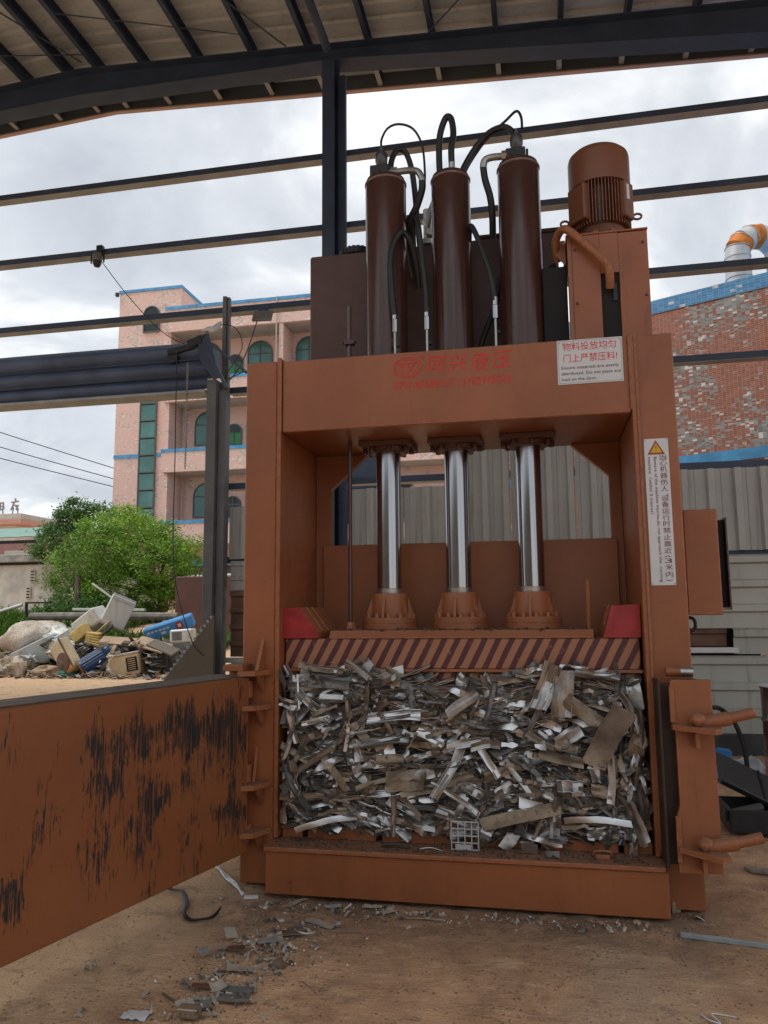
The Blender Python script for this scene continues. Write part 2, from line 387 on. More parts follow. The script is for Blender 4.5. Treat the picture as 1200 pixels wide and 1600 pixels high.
def alu_mat(name, col, col2, rough, metal, grime):
    m, nt, p, oc = begin(name)
    oi = N(nt, 'ShaderNodeObjectInfo')
    v = N(nt, 'ShaderNodeVectorMath', operation='ADD'); cbx = N(nt, 'ShaderNodeCombineXYZ')
    L(nt, math_(nt, 'MULTIPLY', oi.outputs['Random'], 37.0), cbx.inputs[0]); L(nt, oc, v.inputs[0]); L(nt, cbx.outputs[0], v.inputs[1])
    a = noise(nt, v.outputs[0], 9, 6, .65); b = noise(nt, mapping(nt, v.outputs[0], (3, 50, 50)), 1.5, 4); d = noise(nt, v.outputs[0], 30, 5, .7)
    c = ramp(nt, a, [(.3, col2), (.62, col)])
    c = mixc(nt, math_(nt, 'MULTIPLY', smooth(nt, d, 1.0-grime, 1.12-grime), .75), c, (.045, .032, .022))
    met = math_(nt, 'MULTIPLY', math_(nt, 'SUBTRACT', 1.0, math_(nt, 'MULTIPLY', smooth(nt, d, 1.0-grime, 1.12-grime), .8)), metal)
    rg = math_(nt, 'ADD', math_(nt, 'MULTIPLY', a, .3), rough-.12)
    setp(nt, p, c, rg, met, math_(nt, 'ADD', b, d), .12, .003); return m
ALU = {'bright': alu_mat('bright_aluminium', (.64, .64, .65), (.42, .42, .425), .30, 1.0, .36),
       'dull grey': alu_mat('dull_aluminium', (.50, .495, .485), (.28, .27, .255), .34, .92, .42),
       'dirty brown': alu_mat('dirty_aluminium', (.33, .265, .195), (.16, .115, .08), .44, .5, .46),
       'dark': alu_mat('dark_aluminium', (.21, .205, .195), (.11, .105, .098), .45, .6, .5)}

def ground_mat():
    m, nt, p, oc = begin('packed_earth')
    s_ = N(nt, 'ShaderNodeSeparateXYZ'); L(nt, oc, s_.inputs[0])
    a = noise(nt, oc, .55, 7, .6, .4); b = noise(nt, oc, 2.3, 8, .65, .8); c_ = noise(nt, oc, 14, 6, .7); d = noise(nt, oc, 75, 4, .7)
    sw = noise(nt, mapping(nt, oc, (1.2, 5.5, 1)), 1.3, 7, .6, 1.0)
    c = ramp(nt, b, [(.28, (.20, .122, .080)), (.48, (.33, .212, .138)), (.64, (.40, .265, .172)), (.8, (.50, .36, .25))])
    c = mixc(nt, smooth(nt, a, .5, .68), c, ramp(nt, c_, [(.3, (.26, .19, .14)), (.7, (.39, .30, .225))]))
    c = mixc(nt, math_(nt, 'MULTIPLY', smooth(nt, sw, .52, .72), .65), c, (.46, .335, .225))
    c = mixc(nt, math_(nt, 'MULTIPLY', smooth(nt, sw, .42, .30), .5), c, (.20, .115, .085))
    c = mixc(nt, math_(nt, 'MULTIPLY', smooth(nt, c_, .62, .72), .5), c, (.12, .085, .062))
    # dry sand blown in from the yard on the open side
    s2 = math_(nt, 'ADD', math_(nt, 'MULTIPLY', s_.outputs[0], -1.0), math_(nt, 'MULTIPLY', s_.outputs[1], .15))
    sand = math_(nt, 'MULTIPLY', smooth(nt, math_(nt, 'ADD', s2, math_(nt, 'MULTIPLY', b, 1.3)), 1.6, 2.7), .8)
    c = mixc(nt, math_(nt, 'MULTIPLY', sand, .8), c, ramp(nt, c_, [(.3, (.44, .33, .215)), (.7, (.58, .45, .31))]))
    c = mixc(nt, math_(nt, 'MULTIPLY', smooth(nt, d, .58, .75), .3), c, (.5, .4, .3))
    vo = N(nt, 'ShaderNodeTexVoronoi', i_Scale=42.0); L(nt, oc, vo.inputs['Vector']); clod = math_(nt, 'MULTIPLY', smooth(nt, vo.outputs['Distance'], .34, .16), smooth(nt, c_, .50, .62))
    c = mixc(nt, math_(nt, 'MULTIPLY', clod, .5), c, (.17, .115, .08))
    sx = noise(nt, mapping(nt, oc, (2.0, 26, 1)), 1.4, 5, .65, .8); c = mixc(nt, math_(nt, 'MULTIPLY', smooth(nt, sx, .60, .72), .45), c, (.50, .37, .26))
    sy = noise(nt, mapping(nt, oc, (22, 3.0, 1)), 1.1, 5, .65, 1.2); c = mixc(nt, math_(nt, 'MULTIPLY', smooth(nt, sy, .62, .70), .35), c, (.15, .10, .075))
    # loose soil trodden and swept against the foot of the press
    near = math_(nt, 'MULTIPLY', smooth(nt, s_.outputs[1], -1.0, -.2), math_(nt, 'MULTIPLY', smooth(nt, s_.outputs[0], -2.2, -1.6), smooth(nt, s_.outputs[0], 1.2, .6)))
    c = mixc(nt, math_(nt, 'MULTIPLY', near, smooth(nt, math_(nt, 'ADD', b, math_(nt, 'MULTIPLY', c_, .4)), .52, .78)), c, (.135, .098, .072))
    mot = noise(nt, oc, 5.5, 8, .72, .5); c = mixc(nt, math_(nt, 'MULTIPLY', smooth(nt, mot, .52, .66), .5), c, (.15, .105, .08)); c = mixc(nt, math_(nt, 'MULTIPLY', smooth(nt, mot, .44, .34), .4), c, (.47, .36, .27))
    gr = noise(nt, oc, 170, 3, .6); c = mixc(nt, math_(nt, 'MULTIPLY', smooth(nt, gr, .55, .68), .45), c, (.10, .075, .055)); c = mixc(nt, math_(nt, 'MULTIPLY', smooth(nt, gr, .44, .34), .35), c, (.52, .42, .33))
    h = math_(nt, 'ADD', math_(nt, 'ADD', math_(nt, 'ADD', c_, math_(nt, 'MULTIPLY', d, .6)), math_(nt, 'MULTIPLY', b, 1.5)), math_(nt, 'ADD', math_(nt, 'MULTIPLY', clod, .8), math_(nt, 'MULTIPLY', sx, .6)))
    setp(nt, p, mixc(nt, 1.0, c, (1.62, 1.50, 1.36), 'MULTIPLY'), .88, 0.0, h, .9, .022); p.inputs['Specular IOR Level'].default_value = .25
    return m
GROUND = ground_mat()

def tile_mat(name, c1, c2, chip, chipc, tw=.048, thr=.55, axis=(1, 0, 0)):
    """mosaic tiles too small to build one by one: joints, tone per tile, tiles fallen off in patches"""
    m, nt, p, oc = begin(name)
    s_ = N(nt, 'ShaderNodeSeparateXYZ'); L(nt, oc, s_.inputs[0])
    dp = N(nt, 'ShaderNodeVectorMath', operation='DOT_PRODUCT'); L(nt, oc, dp.inputs[0]); dp.inputs[1].default_value = axis
    u = dp.outputs['Value']; z = s_.outputs[2]
    cb = N(nt, 'ShaderNodeCombineXYZ'); L(nt, math_(nt, 'FLOOR', math_(nt, 'DIVIDE', u, tw*2)), cb.inputs[0]); L(nt, math_(nt, 'FLOOR', math_(nt, 'DIVIDE', z, tw)), cb.inputs[1])
    wn = N(nt, 'ShaderNodeTexWhiteNoise', noise_dimensions='2D'); L(nt, cb.outputs[0], wn.inputs['Vector']); r = wn.outputs['Value']
    c = mixc(nt, r, c1, c2)
    fu = math_(nt, 'FRACT', math_(nt, 'DIVIDE', u, tw*2)); fz = math_(nt, 'FRACT', math_(nt, 'DIVIDE', z, tw))
    j = math_(nt, 'MAXIMUM', smooth(nt, math_(nt, 'ABSOLUTE', math_(nt, 'SUBTRACT', fu, .5)), .43, .47), smooth(nt, math_(nt, 'ABSOLUTE', math_(nt, 'SUBTRACT', fz, .5)), .38, .45))
    patch = noise(nt, oc, chip, 6, .7)
    lost = smooth(nt, math_(nt, 'ADD', patch, math_(nt, 'MULTIPLY', math_(nt, 'SUBTRACT', r, .5), .22)), thr, thr+.02)
    wn2 = N(nt, 'ShaderNodeTexWhiteNoise', noise_dimensions='3D'); L(nt, cb.outputs[0], wn2.inputs['Vector'])
    cc = mixc(nt, wn2.outputs['Value'], tuple(x*.5 for x in chipc), chipc)
    c = mixc(nt, math_(nt, 'MULTIPLY', j, .5), c, (.42, .40, .37)); c = mixc(nt, lost, c, cc)
    wht = math_(nt, 'GREATER_THAN', wn2.outputs['Value'], .93); c = mixc(nt, math_(nt, 'MULTIPLY', wht, smooth(nt, patch, .40, .55)), c, (.7, .68, .64))
    setp(nt, p, c, .6, 0.0, math_(nt, 'SUBTRACT', 0.0, math_(nt, 'ADD', j, math_(nt, 'MULTIPLY', lost, 2))), .4, .006); return m
TILE_R = tile_mat('mosaic_tiles', (.27, .085, .05), (.40, .15, .09), 1.3, (.38, .38, .37), .031, .525, (-.897, .441, 0))
TILE_P = tile_mat('pink_tiles', (.70, .46, .39), (.75, .52, .45), .8, (.70, .62, .57), .045, .585)
TILE_B = tile_mat('blue_tiles', (.035, .22, .50), (.07, .33, .62), 1.5, (.55, .55, .52), .045, .70, (-.897, .441, 0))

def leaf_mat(name, c1, c2, c3):
    m, nt, p, oc = begin(name)
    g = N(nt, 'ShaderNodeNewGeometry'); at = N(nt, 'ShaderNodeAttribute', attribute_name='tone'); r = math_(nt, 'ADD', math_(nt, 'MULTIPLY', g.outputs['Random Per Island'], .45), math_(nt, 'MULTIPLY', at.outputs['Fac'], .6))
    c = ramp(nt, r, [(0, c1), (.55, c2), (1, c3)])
    setp(nt, p, c, .5); tr = N(nt, 'ShaderNodeBsdfTranslucent'); L(nt, mixc(nt, .5, c, (.2, .4, .02)), tr.inputs[0])
    ms = N(nt, 'ShaderNodeMixShader', i_0=.22); o = nt.nodes['Material Output']
    L(nt, p.outputs[0], ms.inputs[1]); L(nt, tr.outputs[0], ms.inputs[2]); L(nt, ms.outputs[0], o.inputs[0]); return m
LEAF = leaf_mat('fresh_leaves', (.06, .14, .016), (.17, .33, .025), (.38, .56, .045))
LEAFD = leaf_mat('dark_leaves', (.03, .085, .02), (.065, .155, .03), (.13, .27, .05))
GRASSM = leaf_mat('weed_leaves', (.05, .10, .018), (.10, .19, .03), (.19, .30, .06))

# ------------------------------------------------------------------ ground
def smoothstep(a, b, x):
    t = np.clip((x-a)/(b-a), 0, 1); return t*t*(3-2*t)
def vnoise(x, y, s, seed):
    g = np.random.RandomState(seed).rand(256, 256); xs, ys = x/s+100, y/s+100
    i, j = np.floor(xs).astype(int), np.floor(ys).astype(int); u, v = xs-i, ys-j; u, v = u*u*(3-2*u), v*v*(3-2*v)
    G = lambda a, b: g[a % 256, b % 256]
    return (G(i, j)*(1-u)+G(i+1, j)*u)*(1-v)+(G(i, j+1)*(1-u)+G(i+1, j+1)*u)*v
def gz(x, y):
    x, y = np.asarray(x, float), np.asarray(y, float)
    left = smoothstep(-3.2, -5.5, x)
    rise = .40*smoothstep(3.5, 9, y)+smoothstep(9.8, 17, y)*1.0+smoothstep(17, 24, y)*.5
    z = rise*left
    near = smoothstep(-9, -6, -np.abs(x))*smoothstep(8, 5, y)
    z = z+near*((vnoise(x, y, .8, 1)-.5)*.022+(vnoise(x, y, .22, 2)-.5)*.018+(vnoise(x, y, .09, 3)-.5)*.014-.022)
    return z
ax = np.concatenate([-np.geomspace(220, 6.2, 26), np.arange(-6, 4.0, .042), np.geomspace(4.1, 220, 26)])
ay = np.concatenate([-np.geomspace(220, 5.2, 20), np.arange(-5, 5.2, .042), np.arange(5.4, 26, .5), np.geomspace(27, 320, 18)])
GX, GY = np.meshgrid(ax, ay, indexing='ij'); GZ = gz(GX, GY)
me = bpy.data.meshes.new('ground'); nx, ny = GX.shape
idx = np.arange(nx*ny).reshape(nx, ny)
q = np.stack([idx[:-1, :-1], idx[1:, :-1], idx[1:, 1:], idx[:-1, 1:]], -1).reshape(-1, 4)
me.from_pydata(np.stack([GX, GY, GZ], -1).reshape(-1, 3).tolist(), [], q.tolist()); me.materials.append(GROUND)
me.polygons.foreach_set('use_smooth', [True]*len(me.polygons))
ground = bpy.data.objects.new('ground', me); C.objects.link(ground); ground['kind'] = 'structure'

# ------------------------------------------------------------------ open shed: roof, frame, girts, cladding
shed = thing('open_shed', 'open sided steel shed with navy rafters, girts and corrugated cladding', 'shed', (-2.6, 4.9, 0))
RX = -6.45
ztop = lambda x: 9.70-.0605*abs(x-RX)
def zbot(x): return 9.20-.0985*(x+2.5) if x > -2.5 else (9.20+.014*(-2.5-x) if x > RX else 9.2553-.045*(RX-x))
b = B()
xs = [-18, RX, -2.5, 9]
for x0, x1 in zip(xs, xs[1:]):                       # rafter: web, top flange, bottom flange
    for (y0, y1, za, zb_) in ((4.893, 4.907, 'b', 't'), (4.76, 5.04, 'bb', 'b'), (4.77, 5.03, 't', 'tt')):
        g_ = {'b': lambda x: zbot(x)+.014, 'bb': lambda x: zbot(x), 't': lambda x: ztop(x)-.014, 'tt': lambda x: ztop(x)}
        v = [(x, y, g_[k](x)) for x in (x0, x1) for y in (y0, y1) for k in (za, zb_)]
        b.add(v, [(0, 1, 3, 2), (4, 6, 7, 5), (0, 4, 5, 1), (2, 3, 7, 6), (0, 2, 6, 4), (1, 5, 7, 3)])
part('rafter', b, NAVY, shed)
pur = B()                                            # one purlin: a C section, lip to the left
for (x0, x1, z0, z1) in ((-.0325, -.0275, 0, .2), (-.027, .0325, 0, .005), (-.027, .0325, .195, .2), (.0275, .0325, .0055, .022)):
    pur.box(x0, x1, -4.8, 5.73, z0, z1, 0)
pme = pur.mesh('purlin', NAVY, (0, 0, 0)); pme2 = pme.copy(); pme2.materials[0] = GALV
pend = B()
for (x0, x1, z0, z1) in ((-.034, -.026, -.002, .197), (-.0265, .034, -.003, .004), (.026, .034, .004, .024)): pend.box(x0, x1, 5.06, 5.735, z0, z1, 0)
eme = pend.mesh('purlin_end', GALV)
for x in (-9.9, -9.05, -8.2, -7.4, -6.72, -6.21, -5.47, -4.62, -3.77, -2.94, -2.07, -1.18, -.32, .53, 1.38, 2.23, 3.07, 3.93, 4.8, 5.65):
    p_ = inst('purlin', pme, shed, (x, 0, ztop(x)+.004)); inst('purlin_end', eme, p_)
rs = B(); Wd = .82                                   # one roof sheet: ribs run down the slope, three ribs to a sheet
prof = []
for k in range(3):
    y = k*Wd/3; prof += [(y, .0), (y+.15, .0), (y+.175, .032), (y+.235, .032), (y+.26, 0)]
prof.append((Wd+.03, .002))
for slope, x1 in ((1, 9.2-RX), (-1, -18-RX)):
    rs = B(); rs.shell(2, len(prof), lambda u, v: (u*x1*1.0, prof[round(v*(len(prof)-1))][0], prof[round(v*(len(prof)-1))][1]-abs(u*x1)*.0605), .006)
    rme = rs.mesh('roof_sheet', ROOFM, angle=20)
    for k in range(13): inst('roof_sheet', rme, shed, (RX, 5.80-Wd*(k+1), ztop(RX)+.215))
for nm, (ya, yb), (d0, d1), m_ in (('fascia_board', (5.742, 5.762), (-.015, .21), simple('fascia_grey', (.085, .10, .115), .6, 0, .2, 2)), ('fascia_trim', (5.738, 5.81), (-.04, -.018), ORTRIM)):
    b = B()
    for x0, x1 in ((-18, RX), (RX, 9.2)):
        v = [(x, y, ztop(x)+dz) for x in (x0, x1) for y in (ya, yb) for dz in (d0, d1)]
        b.add(v, [(0, 1, 3, 2), (4, 6, 7, 5), (0, 4, 5, 1), (2, 3, 7, 6), (0, 2, 6, 4), (1, 5, 7, 3)])
    part(nm, b, m_, shed)
b = B().box(-2.69, -2.52, 4.74, 4.754, 0, zbot(-2.5)-.004, .002).box(-2.69, -2.52, 5.03, 5.044, 0, zbot(-2.5)-.004, .002).box(-2.612, -2.60, 4.755, 5.029, 0, zbot(-2.5)-.004, 0)
part('column', b, NAVY, shed)
part('post', B().box(-2.512, -2.40, 4.90, 4.97, 0, 9.05, .004), NAVY, shed)
part('tie_tube', B().cyl((-2.60, 4.7, 9.30), (-2.60, -4.8, 9.30), .057), NAVY_L, shed)
def girt(x0, x1, z, y0=5.05, lab=None):
    bb = B().box(x0, x1, y0, y0+.012, z, z+.085, .002).box(x0, x1, y0+.0125, y0+.15, z, z+.006, 0).box(x0, x1, y0+.0125, y0+.15, z+.079, z+.085, 0)
    o = part('girt', bb, NAVY, shed)
    part('girt_lit_underside', B().box(x0, x1, y0+.003, y0+.149, z-.004, z-.0005, 0), GALV, o)  # paler plate paints in the light falling on the girt's underside
    return o
for x0, x1, z in ((-12, 5, 7.93), (-12, 5, 6.87), (-12, 5, 5.80), (-4.1, 5, 4.63), (-4.1, 5, 3.29), (-4.1, -3.0, 2.29), (.3, 5, 2.255)): girt(x0, x1, z)
for (x0, x1) in ((-9.05, -6.21), (-6.21, -3.77), (-.32, 2.23), (2.23, 3.93)):
    part('sag_rod', B().cyl((x0, 3.6-.25*x0*.1, ztop(x0)+.03), (x1, 4.4-.25*x1*.1, ztop(x1)+.03), .008, n=6), NAVY, shed)
for x0, y0, x1, y1 in ((-6.3, 4.6, -7.8, 1.0), (-3.2, 4.7, -5.2, 1.5), (-1.2, 4.7, 1.4, 1.6)):
    part('brace_cable', B().tube([(x0, y0, ztop(x0)-.05), ((x0+x1)/2, (y0+y1)/2, ztop(x1)-.06), (x1, y1, ztop(x1)+.0)], .011, 6), NAVY, shed)

def corr(w, h, pitch=.3, dep=.055, horiz=False, t=.004, jit=0, flat=.62):
    """one corrugated sheet, ribs vertical (or lying): standing on z = 0, from x = 0 to w"""
    L_ = h if horiz else w; n = max(1, round(L_/pitch)); pt = L_/n; pr = []
    for k in range(n):
        o = k*pt; pr += [(o, 0), (o+pt*flat, 0), (o+pt*(flat+.07), -dep), (o+pt*.93, -dep)]
        if not horiz: pr[-3:-3] = [(o+pt*flat*.3, 0), (o+pt*flat*.33, -.006), (o+pt*flat*.36, 0)]
    pr.append((L_, 0))
    bb = B(); m_ = len(pr)
    if horiz: bb.shell(3, m_, lambda u, v: (u*w, pr[round(v*(m_-1))][1]+.012*math.sin(u*3.1)*jit, pr[round(v*(m_-1))][0]), t)
    else: bb.shell(m_, 3, lambda u, v: (pr[round(u*(m_-1))][0], pr[round(u*(m_-1))][1]+.012*math.sin(v*3.1)*jit, v*h), t)
    return bb
def clad(mesh_b, mat, spots, name='wall_sheet', lab=None):
    me_ = mesh_b.mesh(name, mat, angle=25)
    for s_ in spots: inst(name, me_, shed, s_[:3], (0, 0, s_[3] if len(s_) > 3 else 0), label=lab)
clad(corr(.9, .98), SHEET, [(1.50, 5.02, 2.30), (2.38, 5.013, 2.30), (3.26, 5.02, 2.30), (4.14, 5.013, 2.30)])
clad(corr(.72, 1.06), SHEET, [(-2.395, 5.0, 2.15), (-1.67, 5.02, 2.15)])
clad(corr(.78, 1.75, .26), SHEET, [(-1.10, 5.0, 2.10), (-.31, 5.015, 2.10), (.48, 5.0, 2.10)])
clad(corr(2.6, .845, .28, .05, True), SHEETL, [(.9, 4.98, 1.40), (3.48, 4.99, 1.40)])
clad(corr(1.15, .29, .29, .045, True), SHEETL, [(2.17, 4.985, 1.105, -.03), (3.31, 4.98, 1.105)], lab='pale sheet torn along its lower left corner')
clad(corr(2.6, .87, .29, .045, True), SHEETL, [(.2, 4.98, .215), (2.78, 4.99, .215)])
b = corr(.78, .22, .22, .04, True); b.v = [(v[0]+1.33, v[1]+5.05, v[2]+1.19) for v in b.v]
part('wall_sheet', b, RUSTP, shed, 'darkened sheet behind the torn opening')
part('torn_opening', B().box(1.2, 2.5, 5.16, 5.2, 1.05, 1.45, 0), VOID, shed)
part('sill_strip', B().box(1.35, 2.21, 4.93, 5.01, 1.118, 1.180, .004), WHITE, shed, 'pale strip under the torn sheet')
part('plinth', B().box(.3, 6, 4.9, 5.14, -.1, .21, .01), simple('dark_plinth', (.055, .055, .055), .85, 0, .5, 3, .3), shed)
clad(corr(.56, .70, .28), SHEET, [(-4.05, 5.02, 2.34), (-3.48, 5.02, 2.34)])
clad(corr(.5, .38, .19, .02, True), SHEET, [(-4.02, 5.02, 1.93)])
clad(corr(.62, .86, .215, .045, True), RUSTP, [(-4.0, 5.0, 1.06)], lab='brown ribbed sheet beside the left gatepost')
part('wall_ledge', B().box(-4.08, -3.4, 4.86, 5.05, .99, 1.05, .004), GALV, shed)
clad(corr(.62, .95, .31), SHEET, [(-4.0, 5.03, .03)])
part('gatepost', B().box(-4.285, -4.15, 4.72, 4.95, 0, 4.74, .004).box(-4.145, -4.04, 4.80, 4.95, 0, 4.60, .004), simple('grey_post', (.13, .135, .14), .5, 0, .25, 3, .05), shed, 'grey gatepost under the shutter')
part('gatepost_extension', B().box(-4.14, -4.085, 4.86, 4.95, 4.605, 5.96, .003).box(-4.08, -4.05, 4.88, 4.95, 4.605, 5.95, .003), simple('grey_post_light', (.13, .135, .14), .5, 0, .25, 3, .05), shed)
b = B().prism([(-4.72, .15), (-4.72, .74), (-4.02, 1.60), (-4.02, .0)], 4.50, 4.56)
o = part('leaning_panel', b, TANP, shed, 'tan sheet cut on a slant beside the gatepost')
b = B()
for k in range(16):
    t_ = k/16; x = -4.72+.70*t_; z = .74+.86*t_
    b.obox((x+.01, 4.55, z+.03), (.03, .12, .04), Matrix.Rotation(-R(50), 3, 'Y'), .006)
part('ragged_edge', b, GALV, o)

# roller shutter above the open bay, its chain and brackets
sh = thing('roller_shutter', 'navy roller shutter rolled up above the bay opening on the left', 'shutter', (-4.3, 4.75, 4.6))
def shut(z0, z1, bow, y):
    bb = B(); return bb.shell(14, 7, lambda u, v: (-12+7.72*u, y-.10*math.sin(v*math.pi)*bow+.01*math.sin(u*9), z0+(z1-z0)*v-.02*math.sin(u*5+v)), .012)
part('shutter_curtain', shut(5.02, 5.26, .9, 4.72), SHUTB, sh); part('shutter_curtain', shut(4.80, 5.012, .9, 4.74), SHUTB, sh); part('shutter_curtain', shut(4.62, 4.795, .7, 4.78), SHUTB, sh)
b = B()
for z in (5.016, 4.798): b.cyl((-12, 4.655, z), (-4.29, 4.665, z), .010, n=6)
part('seam_bead', b, NAVY_L, sh)
part('shutter_drum', B().cyl((-12, 4.9, 5.02), (-4.25, 4.9, 5.02), .20, n=20), NAVY, sh)
part('bottom_bar', B().box(-12, -4.30, 4.70, 4.98, 4.565, 4.612, .008), GALV, sh)
b = B().obox((-4.62, 4.66, 5.16), (.40, .12, .09), Matrix.Rotation(R(-10), 3, 'Y'), .01).cyl((-4.75, 4.62, 5.05), (-4.75, 4.75, 5.05), .075, n=14).obox((-4.42, 4.64, 5.24), (.22, .1, .12), Matrix.Rotation(R(-18), 3, 'Y'), .01)
part('chain_gear', b, BLACK, sh)
b = B().prism([(-4.38, 5.32), (-4.22, 5.34), (-4.06, 4.72), (-4.14, 4.70), (-4.34, 4.98)], 4.60, 4.62)
part('end_plate', b, NAVY, sh)
part('stay_bar', B().obox((-3.93, 4.62, 4.98), (.66, .05, .035), Matrix.Rotation(R(41), 3, 'Y'), .004), NAVY_L, sh)
part('stay_bar', B().obox((-4.10, 4.62, 4.85), (.62, .05, .04), Matrix.Rotation(R(62), 3, 'Y'), .004), NAVY_L, sh)
b = B()
for k in range(40):
    z = 4.93-k*.036; a = (k % 2)*math.pi/2; u = Vector((math.cos(a), math.sin(a), 0))
    b.tube([Vector((-4.5, 4.58, z))+u*.013*math.cos(t)+Vector((0, 0, .026*math.sin(t))) for t in [i*math.pi/4 for i in range(9)]], .0045, 4, False, 0)
part('pull_chain', b, STEEL, sh)
solo('plastic_bag', B().tube([(-4.32, 4.60, 5.38), (-4.22, 4.6, 5.40), (-4.14, 4.58, 5.38), (-4.08, 4.62, 5.46), (-4.05, 4.62, 5.50)], [.01, .035, .05, .035, .005], 7), WHITE, 'white rag of plastic caught on top of the shutter end', 'plastic')

cam_t = thing('dome_camera', 'small black dome camera clamped to the second girt', 'camera', (-6.14, 4.95, 6.72))
part('bracket', B().box(-6.19, -6.09, 4.98, 5.06, 6.84, 6.99, .01).cyl((-6.24, 4.96, 6.70), (-6.24, 4.96, 6.86), .012, n=6).cyl((-6.04, 4.96, 6.70), (-6.04, 4.96, 6.86), .012, n=6), BLACK, cam_t)
part('housing', B().lathe([(.0, .15), (.05, .15), (.068, .12), (.07, .05), (.066, .03)], (-6.14, 4.95, 6.69), 18), simple('camera_grey', (.14, .13, .125), .45), cam_t)
part('dome', B().lathe([(.064, .03), (.06, -.01), (.042, -.05), (.0, -.065)], (-6.14, 4.95, 6.69), 18), BLACK, cam_t)
part('cable', B().tube([(-6.06, 4.95, 6.7), (-5.6, 5.0, 6.1), (-5.0, 4.95, 5.5), (-4.35, 4.9, 5.20)], .006, 5), BLACK, cam_t)
fl = thing('flood_light', 'flat grey flood light hanging under the third girt', 'light', (-3.58, 4.95, 5.55))
part('lamp_housing', B().obox((-3.585, 4.93, 5.655), (.28, .04, .17), Matrix.Rotation(R(-20), 3, 'X')@Matrix.Rotation(R(3), 3, 'Y'), .008), simple('lamp_grey', (.17, .165, .155), .5), fl)
part('yoke', B().box(-3.66, -3.51, 4.95, 4.97, 5.72, 5.80, .002), NAVY, fl)
part('cord', B().tube([(-3.65, 4.9, 5.58), (-3.75, 4.85, 5.2), (-3.86, 4.8, 4.9), (-3.97, 4.75, 4.72)], .008, 5), BLACK, fl)
solo('hanging_wire', B().tube([(-4.62, 4.5, 5.1), (-4.58, 4.45, 3.6), (-4.53, 4.4, 2.2), (-4.3, 4.42, 1.35), (-4.15, 4.5, 1.1)], .007, 5), BLACK, 'thin black wire hanging from the shutter down to the gatepost', 'wire')
solo('hanging_wire', B().tube([(-4.4, 4.6, 5.18), (-4.15, 4.6, 5.42), (-3.86, 4.62, 5.40), (-3.75, 4.62, 5.1), (-3.98, 4.6, 4.7), (-3.7, 4.6, 4.78)], .006, 5), BLACK, 'looped black wire around the end of the roller shutter', 'wire')

# ------------------------------------------------------------------ the baling press
press = thing('baling_press', 'tall rust brown hydraulic baling press with three cylinders and its door swung open', 'baling press', (-.51, .5, 0))
PAINT3 = simple('weld_bead', (.33, .125, .055), .45, 0, .3, 40, .5)
# frame
c1 = part('column', B().box(-1.838, -1.628, 0, 1.0, .0, 3.243, .006), PAINT, press)
c2 = part('column', B().box(.603, .818, 0, 1.0, .0, 3.233, .006), PAINT, press)
part('inner_plate', B().box(-1.624, -1.597, -.012, 1.0, .27, 3.262, .005), PAINT, press)
part('inner_plate', B().box(.572, .599, -.012, 1.0, .27, 3.247, .005), PAINT, press)
b = B().tube([(-1.5985, -.008, 2.77), (-1.5985, -.008, 3.24)], .006, 6); part('weld_bead', b, PAINT3, c1)
b = B().tube([(.603, -.012, .3), (.603, -.014, 1.6), (.603, -.012, 3.23)], .008, 6).tube([(.5705, -.008, 2.78), (.5705, -.008, 3.23)], .008, 6); part('weld_bead', b, PAINT3, c2)
beam = part('crossbeam', B().box(-1.593, .568, .004, .86, 2.765, 3.238, .006), PAINT, press)
pts_l = [(-1.594, 2.762), (-1.205, 2.762), (-1.482, 2.513), (-1.482, 1.3), (-1.594, 1.3)]
pts_r = [(.569, 2.762), (.569, 1.3), (.496, 1.3), (.496, 2.531), (.245, 2.762)]
part('haunch_plate', B().prism(pts_l, .80, .86), PAINT, press); part('haunch_plate', B().prism(pts_r, .80, .86), PAINT, press)
part('back_plate', B().box(-1.53, .525, .765, .795, .3, 2.095, .004), PAINT, press)
part('chamber_floor', B().box(-1.594, .569, .1, .76, .05, .255, .003), DARKP, press)
xs = [-1.59, -1.462, -1.428, -1.005, -.968, -.52, -.485, -.079, -.043, .382, .413, .566]
for k in range(0, 12, 2): part('floor_bar', B().box(xs[k], xs[k+1], .055, .7, .257, .322, .006), PAINT2, press)
# base beam in front
base = part('base_beam', B().box(-1.62, .614, -.148, .09, .0, .236, .005), PAINT, press)
part('base_top_plate', B().box(-1.628, .600, -.165, .052, .2375, .2625, .004), PAINT2, base)
# striped platen
ram = part('platen', B().box(-1.585, .556, .085, .72, 1.268, 1.448, .004), STRIPES, press)
part('platen_lip', B().box(-1.588, .558, .105, .70, 1.19, 1.246, .004), STRIPES, ram)
part('platen_ledge', B().box(-1.594, .566, .078, .70, 1.2475, 1.2665, .003), PAINT2, ram)
part('platen_top_bar', B().prism([(.078, 1.4495), (.12, 1.497), (.70, 1.497), (.72, 1.4495)], -1.30, .30, 'yz'), PAINT2, ram)
for pts, s_ in (([(-1.596, 1.642), (-1.49, 1.645), (-1.377, 1.493), (-1.376, 1.4515), (-1.594, 1.4515)], 1), ([(.406, 1.636), (.566, 1.642), (.564, 1.4505), (.354, 1.4505), (.375, 1.518)], -1)):
    w_ = part('platen_wedge', B().prism(pts, .0785, .60), PAINT2, ram)
    part('wedge_face', B().prism(pts, .0745, .078), REDP, w_, 'bright red end face')
    ins = [(p[0]*.985-.005*s_, p[1]*.9985+.002) for p in pts]
    for yy in (.20, .33):
        t_, u_ = (pts[1], pts[2]) if s_ > 0 else (pts[0], pts[4])
        part('seam_bead', B().tube([(t_[0]+.002*s_, yy, t_[1]+.003), (u_[0]+.002*s_, yy, u_[1]+.003)], .004, 5), PAINT3, w_)
